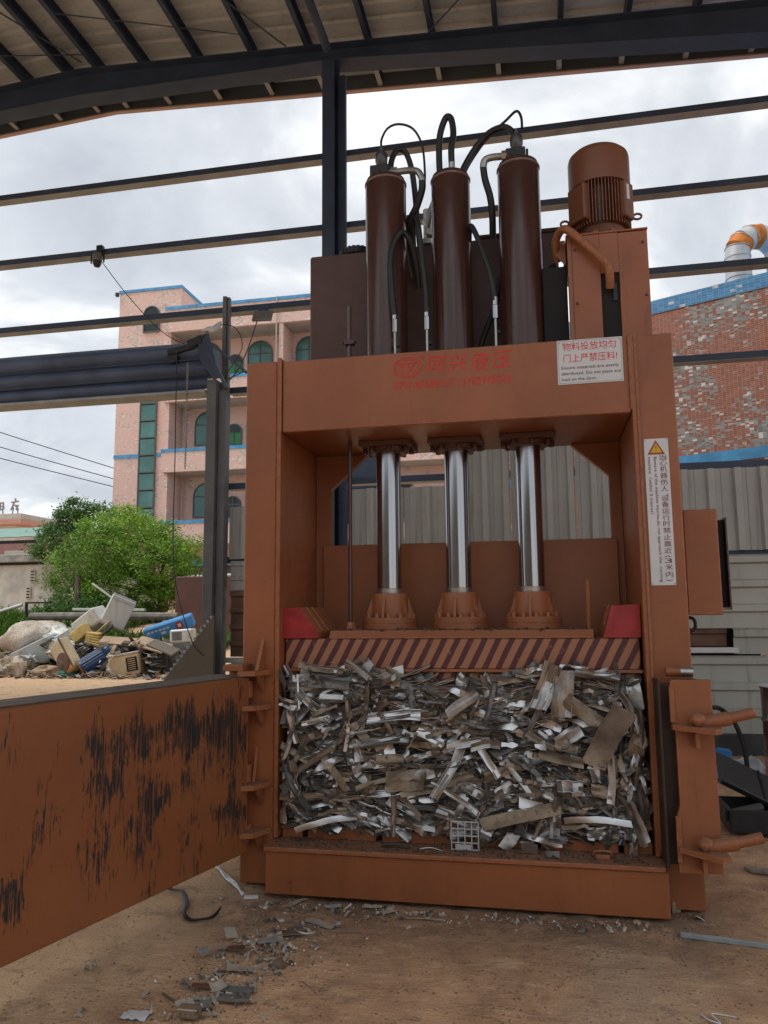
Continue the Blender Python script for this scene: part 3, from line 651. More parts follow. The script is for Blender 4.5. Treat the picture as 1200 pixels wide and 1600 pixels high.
# hydraulic cylinders
CX = (-.992, -.524, -.046)
bolt = B().lathe([(.0, .028), (.013, .028), (.015, .024), (.015, .0), (.0, 0)], n=6); bolt_me = bolt.mesh('bolt', PAINT2, angle=30)
sbolt_me = bolt.mesh('bolt', DARKP, angle=30)
gus_me = B().prism([(0, 0), (.042, 0), (.042, .02), (.008, .125), (0, .125)], -.008, .008).mesh('gusset', PAINT2)
for i, x in enumerate(CX):
    y = .5 if i != 1 else .52
    r = (.147, .138, .145)[i]; top = (4.715, 4.70, 4.715)[i]
    cy = part('hydraulic_cylinder', B().lathe([(r, 3.2), (r, top-.03), (r-.008, top-.008), (r-.03, top), (.05, top), (.0, top)], (x, y, 0), 40), MAROON, press)
    part('weld_ring', B().lathe([(r-.002, top-.052), (r+.005, top-.046), (r+.005, top-.038), (r-.002, top-.032)], (x, y, 0), 40), simple('cylinder_weld', (.22, .17, .15), .5, .2, .4, 30, .4) if i == 0 else bpy.data.materials['cylinder_weld'], cy)
    fb = part('mounting_block', B().box(x-.18, x+.18, y-.15, y+.18, 2.725, 2.763, .006), DARKP, press)
    part('gland_ring', B().lathe([(.09, 2.69), (.125, 2.69), (.135, 2.70), (.135, 2.7245), (.09, 2.7245)], (x, y, 0), 32), DARKP, fb)
    for a in range(8): inst('bolt', sbolt_me, fb, (x+.16*math.cos(a*math.pi/4+.2), y+.14*math.sin(a*math.pi/4+.2), 2.692), None, (1.2, 1.2, 1.15))
    rod = part('piston_rod', B().lathe([(.084, 1.6), (.084, 2.70)], (x, y, 0), 48), CHROME, press)
    fl_ = part('rod_flange', B().lathe([(.178, 1.4975), (.18, 1.5), (.18, 1.531), (.177, 1.533), (.177, 1.536), (.18, 1.538), (.18, 1.572), (.177, 1.575), (.122, 1.575), (.122, 1.728), (.119, 1.733), (.086, 1.733), (.086, 1.70)], (x, y, 0), 48), PAINT2, press)
    part('rod_wiper', B().lathe([(.0855, 1.7335), (.0875, 1.765), (.0855, 1.767)], (x, y, 0), 40), STEEL, rod)
    for a in range(12):
        t_ = a*math.pi/6+.13; inst('bolt', bolt_me, fl_, (x+.154*math.cos(t_), y+.154*math.sin(t_), 1.575))
    for a in range(6):
        t_ = a*math.pi/3+.42; inst('gusset', gus_me, fl_, (x+.121*math.cos(t_), y+.121*math.sin(t_), 1.576), (0, 0, t_))
# port blocks on the two outer cylinders
for i in (0, 2):
    x, y, top, s_ = CX[i], .5, 4.715, 1 if i == 0 else -1
    if i == 0: bx = x-.03
    else: bx = x-.005
    pb = part('port_block', B().box(bx-.075, bx+.06, y-.06, y+.06, top+.001, top+.10, .006).box(bx+.062, bx+.08, y-.05, y+.05, top+.005, top+.085, .004).cyl((bx-.02, y-.062, top+.05), (bx-.02, y-.07, top+.05), .02, n=12), BLACK, press)
    part('cone_fitting', B().lathe([(.018, .101), (.028, .108), (.045, .15), (.047, .20), (.04, .215), (.012, .225), (.012, .27)], (bx, y, top), 20), simple('dark_steel', (.10, .10, .105), .35, .7, .2, 10) if i == 0 else bpy.data.materials['dark_steel'], pb)
part('elbow_pipe', B().tube([(-.96, .47, 4.755), (-.90, .47, 4.755), (-.82, .47, 4.755), (-.755, .47, 4.74), (-.725, .47, 4.69), (-.72, .47, 4.65)], .024, 10).tube([(-.94, .47, 4.755), (-.90, .47, 4.755)], .034, 6, True, 0), STEEL, press)
part('elbow_pipe', B().tube([(-.09, .47, 4.775), (-.16, .47, 4.775), (-.235, .47, 4.775), (-.275, .47, 4.755), (-.285, .47, 4.70)], .025, 10).tube([(-.12, .47, 4.775), (-.155, .47, 4.775)], .036, 6, True, 0), STEEL, press)
part('port_nipple', B().cyl((-.51, .5, 4.70), (-.51, .5, 4.80), .023, n=12), STEEL, press)
HO = lambda pts, r: part('hose', B().tube(pts, r, 10), BLACK, press)
HO([(-1.022, .5, 4.98), (-1.022, .52, 5.06), (-.98, .55, 5.16), (-.90, .58, 5.20), (-.80, .6, 5.16), (-.735, .6, 5.02), (-.715, .58, 4.80), (-.72, .55, 4.66), (-.76, .55, 4.5)], .0085)
HO([(-.97, .58, 4.80), (-.965, .6, 4.93), (-.925, .63, 5.03), (-.87, .66, 5.02), (-.83, .68, 4.90), (-.81, .7, 4.72), (-.80, .74, 4.5), (-.80, .85, 4.36)], .022)
HO([(-.72, .47, 4.66), (-.725, .48, 4.60), (-.77, .52, 4.50), (-.84, .58, 4.40), (-.86, .7, 4.28), (-.84, .8, 4.1)], .026)
HO([(-.60, .55, 4.70), (-.605, .55, 4.88), (-.595, .55, 5.05), (-.55, .54, 5.17), (-.51, .53, 5.15), (-.495, .52, 5.03), (-.51, .5, 4.90), (-.51, .5, 4.79)], .0235)
HO([(-.48, .62, 4.68), (-.44, .62, 4.80), (-.35, .62, 4.95), (-.24, .6, 5.05), (-.13, .56, 5.05), (-.07, .54, 4.98), (-.05, .52, 4.90)], .024)
HO([(-.46, .68, 4.70), (-.42, .66, 4.82), (-.32, .64, 4.96), (-.22, .62, 5.06), (-.12, .6, 5.13), (-.045, .54, 5.15), (-.012, .51, 5.08), (-.008, .5, 4.985)], .0095)
HO([(-.285, .47, 4.71), (-.275, .48, 4.62), (-.245, .5, 4.50), (-.235, .54, 4.38), (-.24, .62, 4.25)], .025)
HO([(-.905, .33, 3.62), (-.925, .33, 3.85), (-.93, .34, 4.05), (-.90, .36, 4.18), (-.85, .38, 4.24), (-.80, .42, 4.18), (-.775, .48, 4.05), (-.77, .56, 3.9)], .021)
HO([(-.685, .33, 3.62), (-.69, .33, 3.80), (-.715, .34, 4.05), (-.735, .36, 4.26), (-.76, .4, 4.35), (-.79, .46, 4.33), (-.80, .55, 4.2)], .019)
HO([(-.225, .33, 3.66), (-.25, .33, 3.85), (-.305, .35, 4.05), (-.355, .38, 4.20), (-.385, .42, 4.25), (-.40, .5, 4.18)], .019)
HO([(.11, .9, 3.5), (.10, .85, 3.8), (.13, .8, 4.0), (.18, .8, 4.08), (.2, .85, 4.0)], .02)
HO([(-.42, .72, 3.3), (-.33, .7, 3.55), (-.24, .7, 3.78), (-.20, .74, 4.0)], .02)
for x in (-.905, -.685, -.225):
    z = 3.56 if x != -.225 else 3.6
    o = part('feed_pipe', B().cyl((x, .33, 3.20), (x, .33, z), .009, n=8), STEEL, press)
    part('hose_fitting', B().cyl((x, .33, z-.06), (x, .33, z+.03), .017, n=6).cyl((x, .33, z+.031), (x, .33, z+.085), .019, n=10), CHROME, o)
    part('pipe_clip', B().box(x-.018, x+.03, .335, .36, z-.16, z-.14, .002), BLACK, o)
# guide rods
o = part('guide_rod', B().cyl((-1.228, .35, 1.49), (-1.228, .35, 3.72), .0135, n=10), MAROON, press)
part('rod_clamp', B().box(-1.262, -1.194, .325, .375, 3.44, 3.475, .004).cyl((-1.275, .35, 3.458), (-1.18, .35, 3.458), .008, n=6), MAROON, o)
part('rod_nut', B().lathe([(.032, 0), (.032, .03), (.02, .05)], (-1.228, .35, 1.497), 6), PAINT2, o)
part('guide_rod', B().cyl((.293, .35, 1.49), (.296, .34, 1.80), .0155, n=10), PAINT2, press, 'short rod stub standing on the platen')
# oil tank with filler cap
tank = part('oil_tank', B().box(-1.672, .22, .865, 1.75, 3.0, 4.378, .012), DARKP, press)
part('tank_lid', B().box(-1.60, .18, .92, 1.7, 4.379, 4.40, .006), DARKP, tank)
b = B().lathe([(.14, 0), (.14, .045), (.12, .062), (0, .066)], (-1.33, 1.04, 4.401), 30)
for a in range(24):
    t_ = a*math.pi/12; b.obox((-1.33+.14*math.cos(t_), 1.04+.14*math.sin(t_), 4.43), (.012, .02, .05), Matrix.Rotation(t_, 3, 'Z'), .002)
part('filler_cap', b, BLACK, tank)
part('tank_rail', B().cyl((-.36, 1.0, 4.455), (.32, 1.0, 4.455), .022, n=10), MAROON, tank); part('tank_rail', B().cyl((-.36, 1.0, 4.425), (-.02, 1.0, 4.425), .012, n=8), STEEL, tank)
part('breather_cap', B().lathe([(.05, 4.40), (.06, 4.42), (.06, 4.49), (.045, 4.53), (.0, 4.54)], (-.93, 1.0, 0), 16), SHEETW, tank)
b = B().cyl((-.76, .98, 4.40), (-.76, .98, 4.72), .03, n=10)
for k in range(4): b.obox((-.755+.02*(k % 2), .95, 4.44+.075*k), (.07, .06, .05), Matrix.Rotation(k*.5, 3, 'Y'), .006)
b.tube([(-.75, .95, 4.55), (-.72, .92, 4.66), (-.69, .92, 4.74), (-.68, .94, 4.82)], .03, 10)
part('valve_stack', b, STEEL, tank)
# motor cabinet on the right, with its slot and return pipe
cab = part('motor_cabinet', B().box(.285, .752, .365, .95, 3.24, 4.06, .006), PAINT, press)
ox = .0
part('front_panel', B().box(.257, .463, .345, .362, 3.24, 4.066, .003).box(.58, .765, .345, .362, 3.24, 4.06, .003).box(.4635, .5795, .345, .362, 3.792, 4.063, 0), PAINT, cab)
part('slot_back', B().box(.464, .579, .3625, .364, 3.24, 3.79, 0), VOID, cab)
part('slot_gauge', B().box(.535, .565, .350, .362, 3.60, 3.72, .004), BLACK, cab)
part('panel_seam', B().box(.283, .287, .3425, .3445, 3.24, 4.05, 0), DARKP, cab)
for x, z in ((.305, 3.97), (.308, 3.60), (.735, 3.98), (.742, 3.62), (.748, 3.30)): inst('screw', sbolt_me, cab, (x, .347, z), (R(90), 0, 0), (.55, .55, .5))
part('cabinet_roof', B().box(.25, .77, .34, .98, 4.0675, 4.079, .003).cyl((.735, .4, 4.079), (.735, .4, 4.10), .012, n=8), PAINT, cab)
part('cooler_box', B().box(.09, .252, .42, .85, 3.24, 3.90, .006), VOID, press, 'black oil cooler between cylinder and motor cabinet')
part('return_pipe', B().tube([(.20, .52, 3.98), (.185, .46, 4.05), (.20, .40, 4.105), (.245, .31, 4.105), (.33, .29, 4.02), (.46, .275, 3.87), (.505, .28, 3.80), (.515, .30, 3.73), (.515, .33, 3.68)], .027, 14), PAINT3, press)
part('pipe_bracket', B().prism([(.16, 4.10), (.25, 4.10), (.25, 3.92), (.17, 4.02)], .46, .47), PAINT, press)
# electric motor
mx_, my_ = .508, .64
mot = part('electric_motor', B().lathe([(.19, 4.082), (.19, 4.12), (.145, 4.13), (.145, 4.17), (.162, 4.20), (.162, 4.58), (.15, 4.60)], (mx_, my_, 0), 40), MOTP, press)
part('fan_cowl', B().lathe([(.198, 4.515), (.209, 4.515), (.209, 4.735), (.203, 4.762), (.18, 4.785), (.12, 4.80), (.0, 4.805), (.0, 4.795), (.16, 4.775), (.198, 4.735)], (mx_, my_, 0), 48), MOTP, mot)
b = B()
for k in range(56):
    t_ = k*2*math.pi/56
    if abs(math.sin((t_+.25)/1)) > .97 and False: continue
    b.obox((mx_+.18*math.cos(t_), my_+.18*math.sin(t_), 4.37), (.044, .0055, .33), Matrix.Rotation(t_, 3, 'Z'), .001)
part('cooling_fins', b, MOTP, mot, kind='stuff')
for a, w_ in ((-2.45, .16), (-.62, .11)):
    part('terminal_cover', B().obox((mx_+.196*math.cos(a), my_+.196*math.sin(a), 4.37), (.06, w_, .26), Matrix.Rotation(a, 3, 'Z'), .008), MOTP, mot)
part('rating_plate', B().obox((mx_+.229*math.cos(-.72), my_+.229*math.sin(-.72), 4.42), (.003, .03, .11), Matrix.Rotation(-.72, 3, 'Z'), .001), WHITE, mot)
for s_ in (-1, 1):
    q = Vector((mx_+s_*.245, my_, 4.31))
    part('lifting_eye', B().tube([q+Vector((.028*math.cos(t), 0, .020*math.sin(t))) for t in [i*math.pi/8 for i in range(17)]], .008, 6, False, 0).cyl(q-Vector((s_*.028, 0, 0)), q-Vector((s_*.07, 0, 0)), .010, n=8), MOTP, mot)
for a in (-2.6, -1.9, -1.2, -.5):
    inst('bolt', bolt_me, mot, (mx_+.165*math.cos(a), my_+.165*math.sin(a), 4.12), None, (1.6, 1.6, 1.4))
# cabinet on the right column
sb = part('side_cabinet', B().box(.873, 1.067, .30, .62, 1.575, 2.212, .005), PAINT2, press)
part('cabinet_interior', B().box(1.0675, 1.13, .45, .60, 1.62, 2.16, .002), VOID, sb); part('cabinet_door', B().box(1.131, 1.142, .40, .62, 1.605, 2.17, .002), MAROON, sb)
part('mounting_strip', B().box(.8185, .8725, .32, .60, 1.60, 2.20, .003), PAINT, sb)
q = Vector((.885, .35, 1.52)); part('lifting_shackle', B().tube([q+Vector((.03*math.cos(t), 0, .04*math.sin(t))) for t in [i*math.pi/8 for i in range(17)]], .011, 6, False, 0), BLACK, sb)
# lock: post, latch plates and bolts at the right column
lp = part('latch_plate', B().prism([(.664, 1.237), (.862, 1.240), (.868, .268), (.655, .268), (.655, .30), (.662, .55), (.676, .60), (.676, .98), (.662, 1.02), (.655, 1.20)], -.245, -.21), PAINT2, press)
part('latch_side', B().box(.600, .618, -.20, -.002, .27, 1.232, .003), LATCHSHADE, press); part('latch_core', B().box(.619, .70, -.15, -.002, .28, 1.20, .003), LATCHSHADE, press)
part('latch_web', B().box(.80, .82, -.208, -.002, .27, 1.232, .003), PAINT, press)
part('latch_edge', B().box(.650, .675, -.262, -.2465, 1.02, 1.20, .003), PAINT2, lp); part('latch_edge', B().box(.648, .674, -.262, -.2465, .32, .55, .003), PAINT2, lp)
o = part('hinge_tube', B().cyl((.66, -.11, 1.272), (.735, -.11, 1.272), .026, n=14), PAINT, press)
part('worn_end', B().cyl((.7352, -.11, 1.272), (.80, -.11, 1.270), .0265, n=14), ALU['dull grey'], o)
for z in (1.0, .39):
    lug = part('lock_lug', B().prism([(.655, -.247), (.86, -.247), (.875, -.40), (.835, -.44), (.80, -.42), (.655, -.29)], z-.013, z+.013, 'xy'), PAINT2, press)
    part('lug_foot', B().box(.755, .775, -.34, -.248, z-.10, z-.0135, .003), PAINT2, lug)
    part('lock_bolt', B().tube([(.735, -.315, z+.035), (.76, -.325, z+.045), (.785, -.335, z+.04), (.80, -.34, z+.03)], [.012, .034, .036, .02], 10).tube([(.79, -.30, z+.022), (.93, -.30, z+.052)], .036, 16, True, 0), PAINT2, lug)
    part('bolt_handle', B().tube([(.931, -.30, z+.052), (1.05, -.30, z+.083)], .027, 16, True, 0), PAINT2, lug)
# hinge side
part('hinge_post', B().tube([(-1.845, -.10, .2), (-1.845, -.10, 1.296)], .036, 16, True, 0), PAINT, press)
part('hinge_cap', B().box(-1.90, -1.775, -.16, -.002, 1.262, 1.302, .004), PAINT2, press)
for z in (1.235, 1.03, .57, .30):
    lg = part('hinge_lug', B().prism([(-1.640, -.013), (-1.70, -.15), (-1.80, -.18), (-1.84, -.013)], z, z+.028, 'xy'), PAINT2, press)
    part('lug_gusset', B().prism([(-.013, z-.11), (-.013, z-.002), (-.12, z-.002)], -1.705, -1.69, 'yz'), PAINT2, lg)
part('lug_gusset', B().prism([(-.013, .68), (-.013, .80), (-.06, .60)], -1.74, -1.725, 'yz'), PAINT2, press)
part('lug_gusset', B().prism([(-.013, 1.265), (-.013, 1.45), (-.12, 1.265)], -1.71, -1.69, 'yz'), PAINT2, press)
# the open door, built in its own frame: x along the door from the hinge, y its thickness, z up
ddir = Vector((-.25, -.968)); dl = 2.3
door = bpy.data.objects.new('press_door', B().box(0, dl, -.25, 0, .205, 1.232, .012).mesh('press_door', DOOR)); C.objects.link(door)
door.parent = press; door.location = Vector((-1.752, -.105, 0))-OFF[press]; door.rotation_euler = (0, 0, math.atan2(ddir.y, ddir.x)); OFF[door] = Vector((0, 0, 0))
door['label'] = 'thick door with black vertical scrape marks'
part('top_edge', B().box(.005, dl-.005, -.245, -.006, 1.2325, 1.2365, 0), simple('scuffed_edge', (.11, .085, .065), .8, 0, .45, 9, .4), door)
for z in (1.10, .60, .25): part('hinge_knuckle', B().cyl((-.045, -.06, z), (-.045, -.06, z+.10), .048, n=16).box(-.05, -.002, -.10, -.02, z+.005, z+.095, .003), PAINT2, door)
part('door_strip', B().box(-.0125, -.0005, -.24, -.01, .21, 1.225, .003), PAINT, door)

# lettering and signs
b = B(); X0 = -.768
for rx, rz, w_ in ((.090, .070, .006), (.074, .055, .004)):
    n = 44; v = []
    for k in range(n):
        t_ = 2*math.pi*k/n
        for rr in (0, -w_):
            for yy in (.0022, .0034): v.append((X0+(rx+rr)*math.cos(t_), yy, 3.136+(rz+rr)*math.sin(t_)))
    b.add(v, [q for k in range(n) for q in ((4*k, 4*((k+1) % n), 4*((k+1) % n)+2, 4*k+2), (4*k, 4*k+1, 4*((k+1) % n)+1, 4*((k+1) % n)))])
text_b(b, 'TX', .075, face_front(X0, .003, 3.122, 0)); b.box(X0-.062, X0+.062, .0022, .0034, 3.158, 3.166, 0)
text_b(b, '®', .036, face_front(-.672, .003, 3.195))
for k, ch in enumerate('同兴液压'): text_b(b, ch, .128, face_front(-.592+.136*k, .003, 3.135+.003*(k % 2), R((-2, 3, -2, 2)[k])), shear=.15, fit=.122)
text_b(b, '0757-85585157 13702978570', .072, face_front(-.492, .003, 3.018), fit=.728)
part('company_lettering', b, REDTXT, press, 'red painted lettering and oval logo', angle=0)
sg = part('warning_sign', B().box(.153, .534, -.001, .0028, 2.958, 3.234, .001), WHITE, press, 'white landscape notice plate')
b = B(); text_b(b, '物料投放均匀', .056, face_front(.344, -.0016, 3.188), fit=.312); text_b(b, '门上严禁压料!', .056, face_front(.346, -.0016, 3.115), fit=.312); part('sign_lettering', b, REDTXT, sg, angle=0)
b = B()
for k, t_ in enumerate(('Ensure materials are evenly', 'distributed. Do not place any', 'load on the door.')): text_b(b, t_, .0285, face_front(.174, -.0016, 3.060-.036*k), align='LEFT', fit=(.334, .346, .205)[k])
part('sign_lettering', b, simple('brown_red_print', (.10, .03, .03), .6, 0, .1), sg, angle=0)
b = B()
for z in (2.966, 3.226):
    b.box(.163, .524, -.0018, -.0011, z-.0008, z+.0008, 0)
for x in (.161, .526): b.box(x-.0008, x+.0008, -.0018, -.0011, 2.972, 3.22, 0)
part('sign_border', b, simple('grey_print', (.2, .18, .18), .6), sg, angle=0)
for x in (.166, .521):
    for z in (2.971, 3.221): part('sign_screw', B().cyl((x, -.001, z), (x, -.004, z), .006, n=8), STEEL, sg)
vs = part('warning_sign', B().box(.626, .761, -.0045, -.0005, 1.746, 2.598, .001), WHITE, press, 'tall white notice plate with yellow triangle')
b = B()
for k, ch in enumerate('当心机器伤人,设备运行时禁止靠近(3米内)'):
    z = 2.482-.0001-(0, 50, 105, 165, 225, 285, 335, 370, 425, 485, 545, 600, 660, 720, 780, 840, 887, 927, 985, 1050, 1097)[k]*.000645
    if ch in '()': text_b(b, ch, .044, face_front(.727, -.0052, z, R(-90)))
    elif ch == ',': text_b(b, ch, .05, face_front(.742, -.0052, z+.012))
    else: text_b(b, ch, .036, face_front(.727, -.0052, z), fit=.040)
text_b(b, 'Beware of the machine injuries,do not approach the  running', .0242, face_front(.684, -.0052, 2.128, R(-90)), fit=.725)
text_b(b, 'machine（within 3 metres）', .0242, face_front(.652, -.0052, 2.492, R(-90)), align='LEFT', fit=.335)
part('sign_lettering', b, PURTXT, vs, angle=0)
tri = lambda cx, cz, h: [(cx-h*.62, cz-h*.5), (cx+h*.62, cz-h*.5), (cx, cz+h*.58)]
tp = part('hazard_triangle', B().prism(tri(.692, 2.543, .078), -.0062, -.0048), simple('triangle_red', (.30, .05, .02), .5), vs)
part('triangle_field', B().prism(tri(.692, 2.541, .052), -.0070, -.0064), YELLOW, tp); b = B(); text_b(b, '!', .04, face_front(.692, -.0076, 2.538)); part('triangle_mark', b, VOID, tp, angle=0)
for x in (.633, .754):
    for z in (1.754, 2.590): part('sign_screw', B().cyl((x, -.0045, z), (x, -.007, z), .005, n=8), STEEL, vs)

# ------------------------------------------------------------------ scrap packed in the press chamber
npr = np.random.RandomState(11)
def strip_mesh(kind, Ln, W, seed, calm=1.0):
    r = random.Random(seed); bb = B(); t = .0022
    bend, tw, cr_ = r.uniform(-.28, .28)*Ln*calm, r.uniform(-.4, .4)*calm, r.uniform(.15, .9)*calm
    inb = r.gauss(0, .09)
    ph = [r.uniform(0, 6.28) for _ in range(6)]
    kx = r.uniform(-.35, .35); ka = r.choice([0, 0, 0, .25, .5])*r.choice([-1, 1])*(1 if calm == 1 else .3)
    sk = [r.uniform(-.25, .25), r.uniform(-.25, .25)]
    def warp(u, v, z=0.0):
        x = (u-.5)*Ln; y = (v-.5)*W
        x += y*(sk[0] if u < .5 else sk[1])
        a = tw*(u-.5); y, z = y*math.cos(a)-z*math.sin(a), y*math.sin(a)+z*math.cos(a)
        z += bend*((u-.5)**2)*1.3+.016*cr_*math.sin(u*10*cr_+ph[0])*math.sin(v*4+ph[1])+.006*cr_*math.sin(u*23+ph[2]+v*6)
        y += inb*((u-.5)**2)*Ln+.004*math.sin(u*12+ph[4])*cr_
        if u > .5+kx: z += (u-.5-kx)*Ln*ka; x -= (u-.5-kx)*Ln*abs(ka)*.3
        return (x, y, z)
    if kind == 'scrap_strip': bb.shell(9, 3, lambda u, v: warp(u, v, .004*math.sin(v*3.14)*cr_), t)
    elif kind == 'scrap_sheet': bb.shell(7, 5, lambda u, v: warp(u, v, .012*math.sin(v*7+ph[3])*cr_), t)
    elif kind == 'scrap_profile':
        pr = [(0, .75), (0, 0), (.25, 0), (.25, .18), (.33, .18), (.33, 0), (.66, 0), (.66, .18), (.74, .18), (.74, 0), (1, 0), (1, .75)] if r.random() < .6 else [(0, .8), (0, 0), (.5, 0), (1, 0), (1, .8)]
        m_ = len(pr); bb.shell(6, m_, lambda u, v: warp(u, pr[round(v*(m_-1))][0], pr[round(v*(m_-1))][1]*W*.42), t)
    elif kind == 'scrap_tube': bb.tube([warp(k/7, .5) for k in range(8)], [W*.36*(1+.15*math.sin(k*2+ph[4])) for k in range(8)], 10, False, 0, flat=.45+.4*r.random())
    return bb
variants = {}
for kind, n, (l0, l1), (w0, w1) in (('scrap_strip', 24, (.12, .34), (.018, .040)), ('scrap_sheet', 18, (.10, .22), (.04, .088)), ('scrap_profile', 18, (.12, .30), (.024, .055)), ('scrap_tube', 6, (.10, .24), (.025, .04))):
    for k in range(n):
        sd = 100*k+len(kind); r = random.Random(sd); bb = strip_mesh(kind, r.uniform(l0, l1), r.uniform(w0, w1), sd)
        for fin in ALU:
            me_ = bb.mesh(kind, ALU[fin], angle=28); variants.setdefault((kind, fin), []).append(me_)
GROUP = 'crushed aluminium scrap packed in the press chamber'
shape_word = {'scrap_strip': 'bent strip', 'scrap_sheet': 'crumpled sheet', 'scrap_profile': 'ribbed profile', 'scrap_tube': 'flattened tube'}
def where(x, z):
    c_ = ['beside the hinge column', 'below the red wedge', 'below the guide rod', 'below the left piston', 'below the middle piston', 'below the right piston', 'below the rod stub', 'beside the latch column'][min(7, max(0, int((x+1.6)/.2713)))]
    r_ = ['lowest', 'low', 'middle', 'upper', 'topmost'][min(4, max(0, int((z-.33)/.19)))]
    return f'in the {r_} layer {c_}'
def pose(x, z, wall):
    r = rnd.random(); flow = .22*math.sin(x*2.6+z*5.0)+.12*math.sin(x*7.1-z*3)
    if wall and r < .8: a = R(88)+rnd.gauss(0, .2)
    elif r < .58: a = flow+rnd.gauss(0, .17)
    elif r < .72: a = .65+rnd.gauss(0, .28)
    elif r < .92: a = -.65+rnd.gauss(0, .28)
    else: a = rnd.uniform(-1.6, 1.6)
    tilt = rnd.choice([rnd.uniform(28, 60), rnd.uniform(50, 85), rnd.uniform(70, 98)])
    return a, tilt
def placed(a, tilt, yawj):           # long axis turned by a in the front plane, face tipped towards the opening
    return Matrix.Rotation(-a, 3, 'Y')@Matrix.Rotation(yawj, 3, 'Z')@Matrix.Rotation(R(tilt), 3, 'X')
def top_z(x): return 1.215+.05*math.sin(x*5+1)+.10*math.exp(-((x+1.22)/.13)**2)+.05*math.exp(-((x-.1)/.2)**2)
cells = []
while len(cells) < 294:
    best = None
    for _ in range(12):
        x, z = rnd.uniform(-1.56, .53), rnd.uniform(.35, 1.30)
        if z > top_z(x)-.01: continue
        d = min((abs(x-c[0])+abs(z-c[1])*1.6 for c in cells), default=9)
        if best is None or d > best[0]: best = (d, x, z)
    if best: cells.append(best[1:])
finish = list(ALU); cnt = {}
for x, z in cells:
    for attempt in range(40):
        kind = rnd.choices(['scrap_strip', 'scrap_sheet', 'scrap_profile', 'scrap_tube'], (40, 28, 26, 6))[0]
        fin = rnd.choices(finish, (15, 44, 27, 14))[0]
        me_ = rnd.choice(variants[kind, fin]); wall = x < -1.47 or x > .36
        a, tilt = pose(x, z, wall)
        bx = [max(abs(v.co[k]) for v in me_.vertices) for k in (0, 1)]; s_ = rnd.uniform(.85, 1.2); ext = (abs(math.cos(a))*bx[0]+abs(math.sin(a))*bx[1])*s_; xx = min(max(x, -1.59+ext), .562-ext)
        big = bx[0]*2*s_; sz = 'short' if big < .17 else 'long' if big > .27 else 'middling'
        da = math.degrees(a) % 180; lean = 'lying level' if da < 14 or da > 166 else 'leaning right' if da < 70 else 'standing upright' if da < 110 else 'leaning left'
        lab = f'{sz} {fin} {shape_word[kind]} {lean} {where(xx, z)}'
        if lab not in cnt: break
    cnt[lab] = 1; x = xx; up = (abs(math.sin(a))*bx[0]+abs(math.cos(a))*bx[1]*math.sin(R(tilt)))*s_; z = max(z, .325+up)
    o = bpy.data.objects.new(kind, me_); C.objects.link(o)
    o.rotation_euler = placed(a, tilt, rnd.gauss(0, .10)).to_euler()
    o.location = (x, rnd.uniform(-.045, .02)+(.03 if z > 1.1 else 0), z); o.scale = (s_, s_, s_)
    o['category'] = 'scrap metal'; o['group'] = GROUP; o['label'] = lab
def scrap_one(kind, fin, Ln, W, seed, x, z, a, tilt, y, label, yj=0):
    me_ = strip_mesh(kind, Ln, W, seed).mesh(kind, ALU[fin], angle=28); o = bpy.data.objects.new(kind, me_); C.objects.link(o)
    o.rotation_euler = placed(R(a), tilt, yj).to_euler(); o.location = (x, y, z); o['category'] = 'scrap metal'; o['group'] = GROUP; o['label'] = label
scrap_one('scrap_profile', 'dull grey', .40, .05, 5, -.53, .72, 62, 85, -.07, 'long weathered bar standing aslant in the middle of the bale')
scrap_one('scrap_sheet', 'dull grey', .42, .13, 16, .36, .93, 58, 80, -.05, 'largest flat grey sheet leaning aslant near the latch end of the bale')
scrap_one('scrap_profile', 'dull grey', .27, .10, 23, .02, 1.18, 70, 88, -.04, 'ribbed grey plank leaning on the platen above the rest of the bale')
scrap_one('scrap_profile', 'dull grey', .26, .11, 12, .11, 1.14, 84, 86, -.03, 'ribbed grey plank standing upright beside the leaning plank')
scrap_one('scrap_strip', 'dirty brown', .46, .07, 8, -.15, .47, 14, 78, -.07, 'long tan strip lying across the bottom of the bale')
scrap_one('scrap_sheet', 'dirty brown', .24, .12, 33, -.80, .64, 5, 70, -.05, 'crumpled brown sheet bulging from the lower middle of the bale')
# everything behind and between: uncounted offcuts as one mass
def soup(n, region, seed, mats, size=1.0, zlim=None, flat=False):
    rs = random.Random(seed); bases = [(k, strip_mesh(k, rs.uniform(.07, .22)*size, rs.uniform(.015, .07)*size, rs.randint(0, 9999))) for k in ['scrap_strip']*10+['scrap_sheet']*6+['scrap_profile']*4]
    V, F, MI, o = [], [], [], 0
    arr = [(np.array(b_.v), b_.f) for _, b_ in bases]
    for _ in range(n):
        x, y, z = (rs.uniform(*region[k]) for k in range(3))
        if zlim and z > zlim(x): continue
        v, f = rs.choice(arr); a, tilt = pose(x, z, (not flat) and (x < -1.5 or x > .45))
        M3 = np.array(placed(a, tilt, rs.gauss(0, .15))) if not flat else np.array(Euler((rs.gauss(0, .35), rs.gauss(0, .35), rs.uniform(0, 6.28))).to_matrix())
        V.append(v@M3.T+(x, y, z)); F += [tuple(i+o for i in q) for q in f]; MI += [rs.choice(mats)]*len(f); o += len(v)
    return np.concatenate(V), F, MI
V, F, MI = soup(2500, ((-1.555, .525), (.02, .13), (.33, 1.25)), 5, [0, 1, 1, 2, 2, 3, 3], 1.1, top_z)
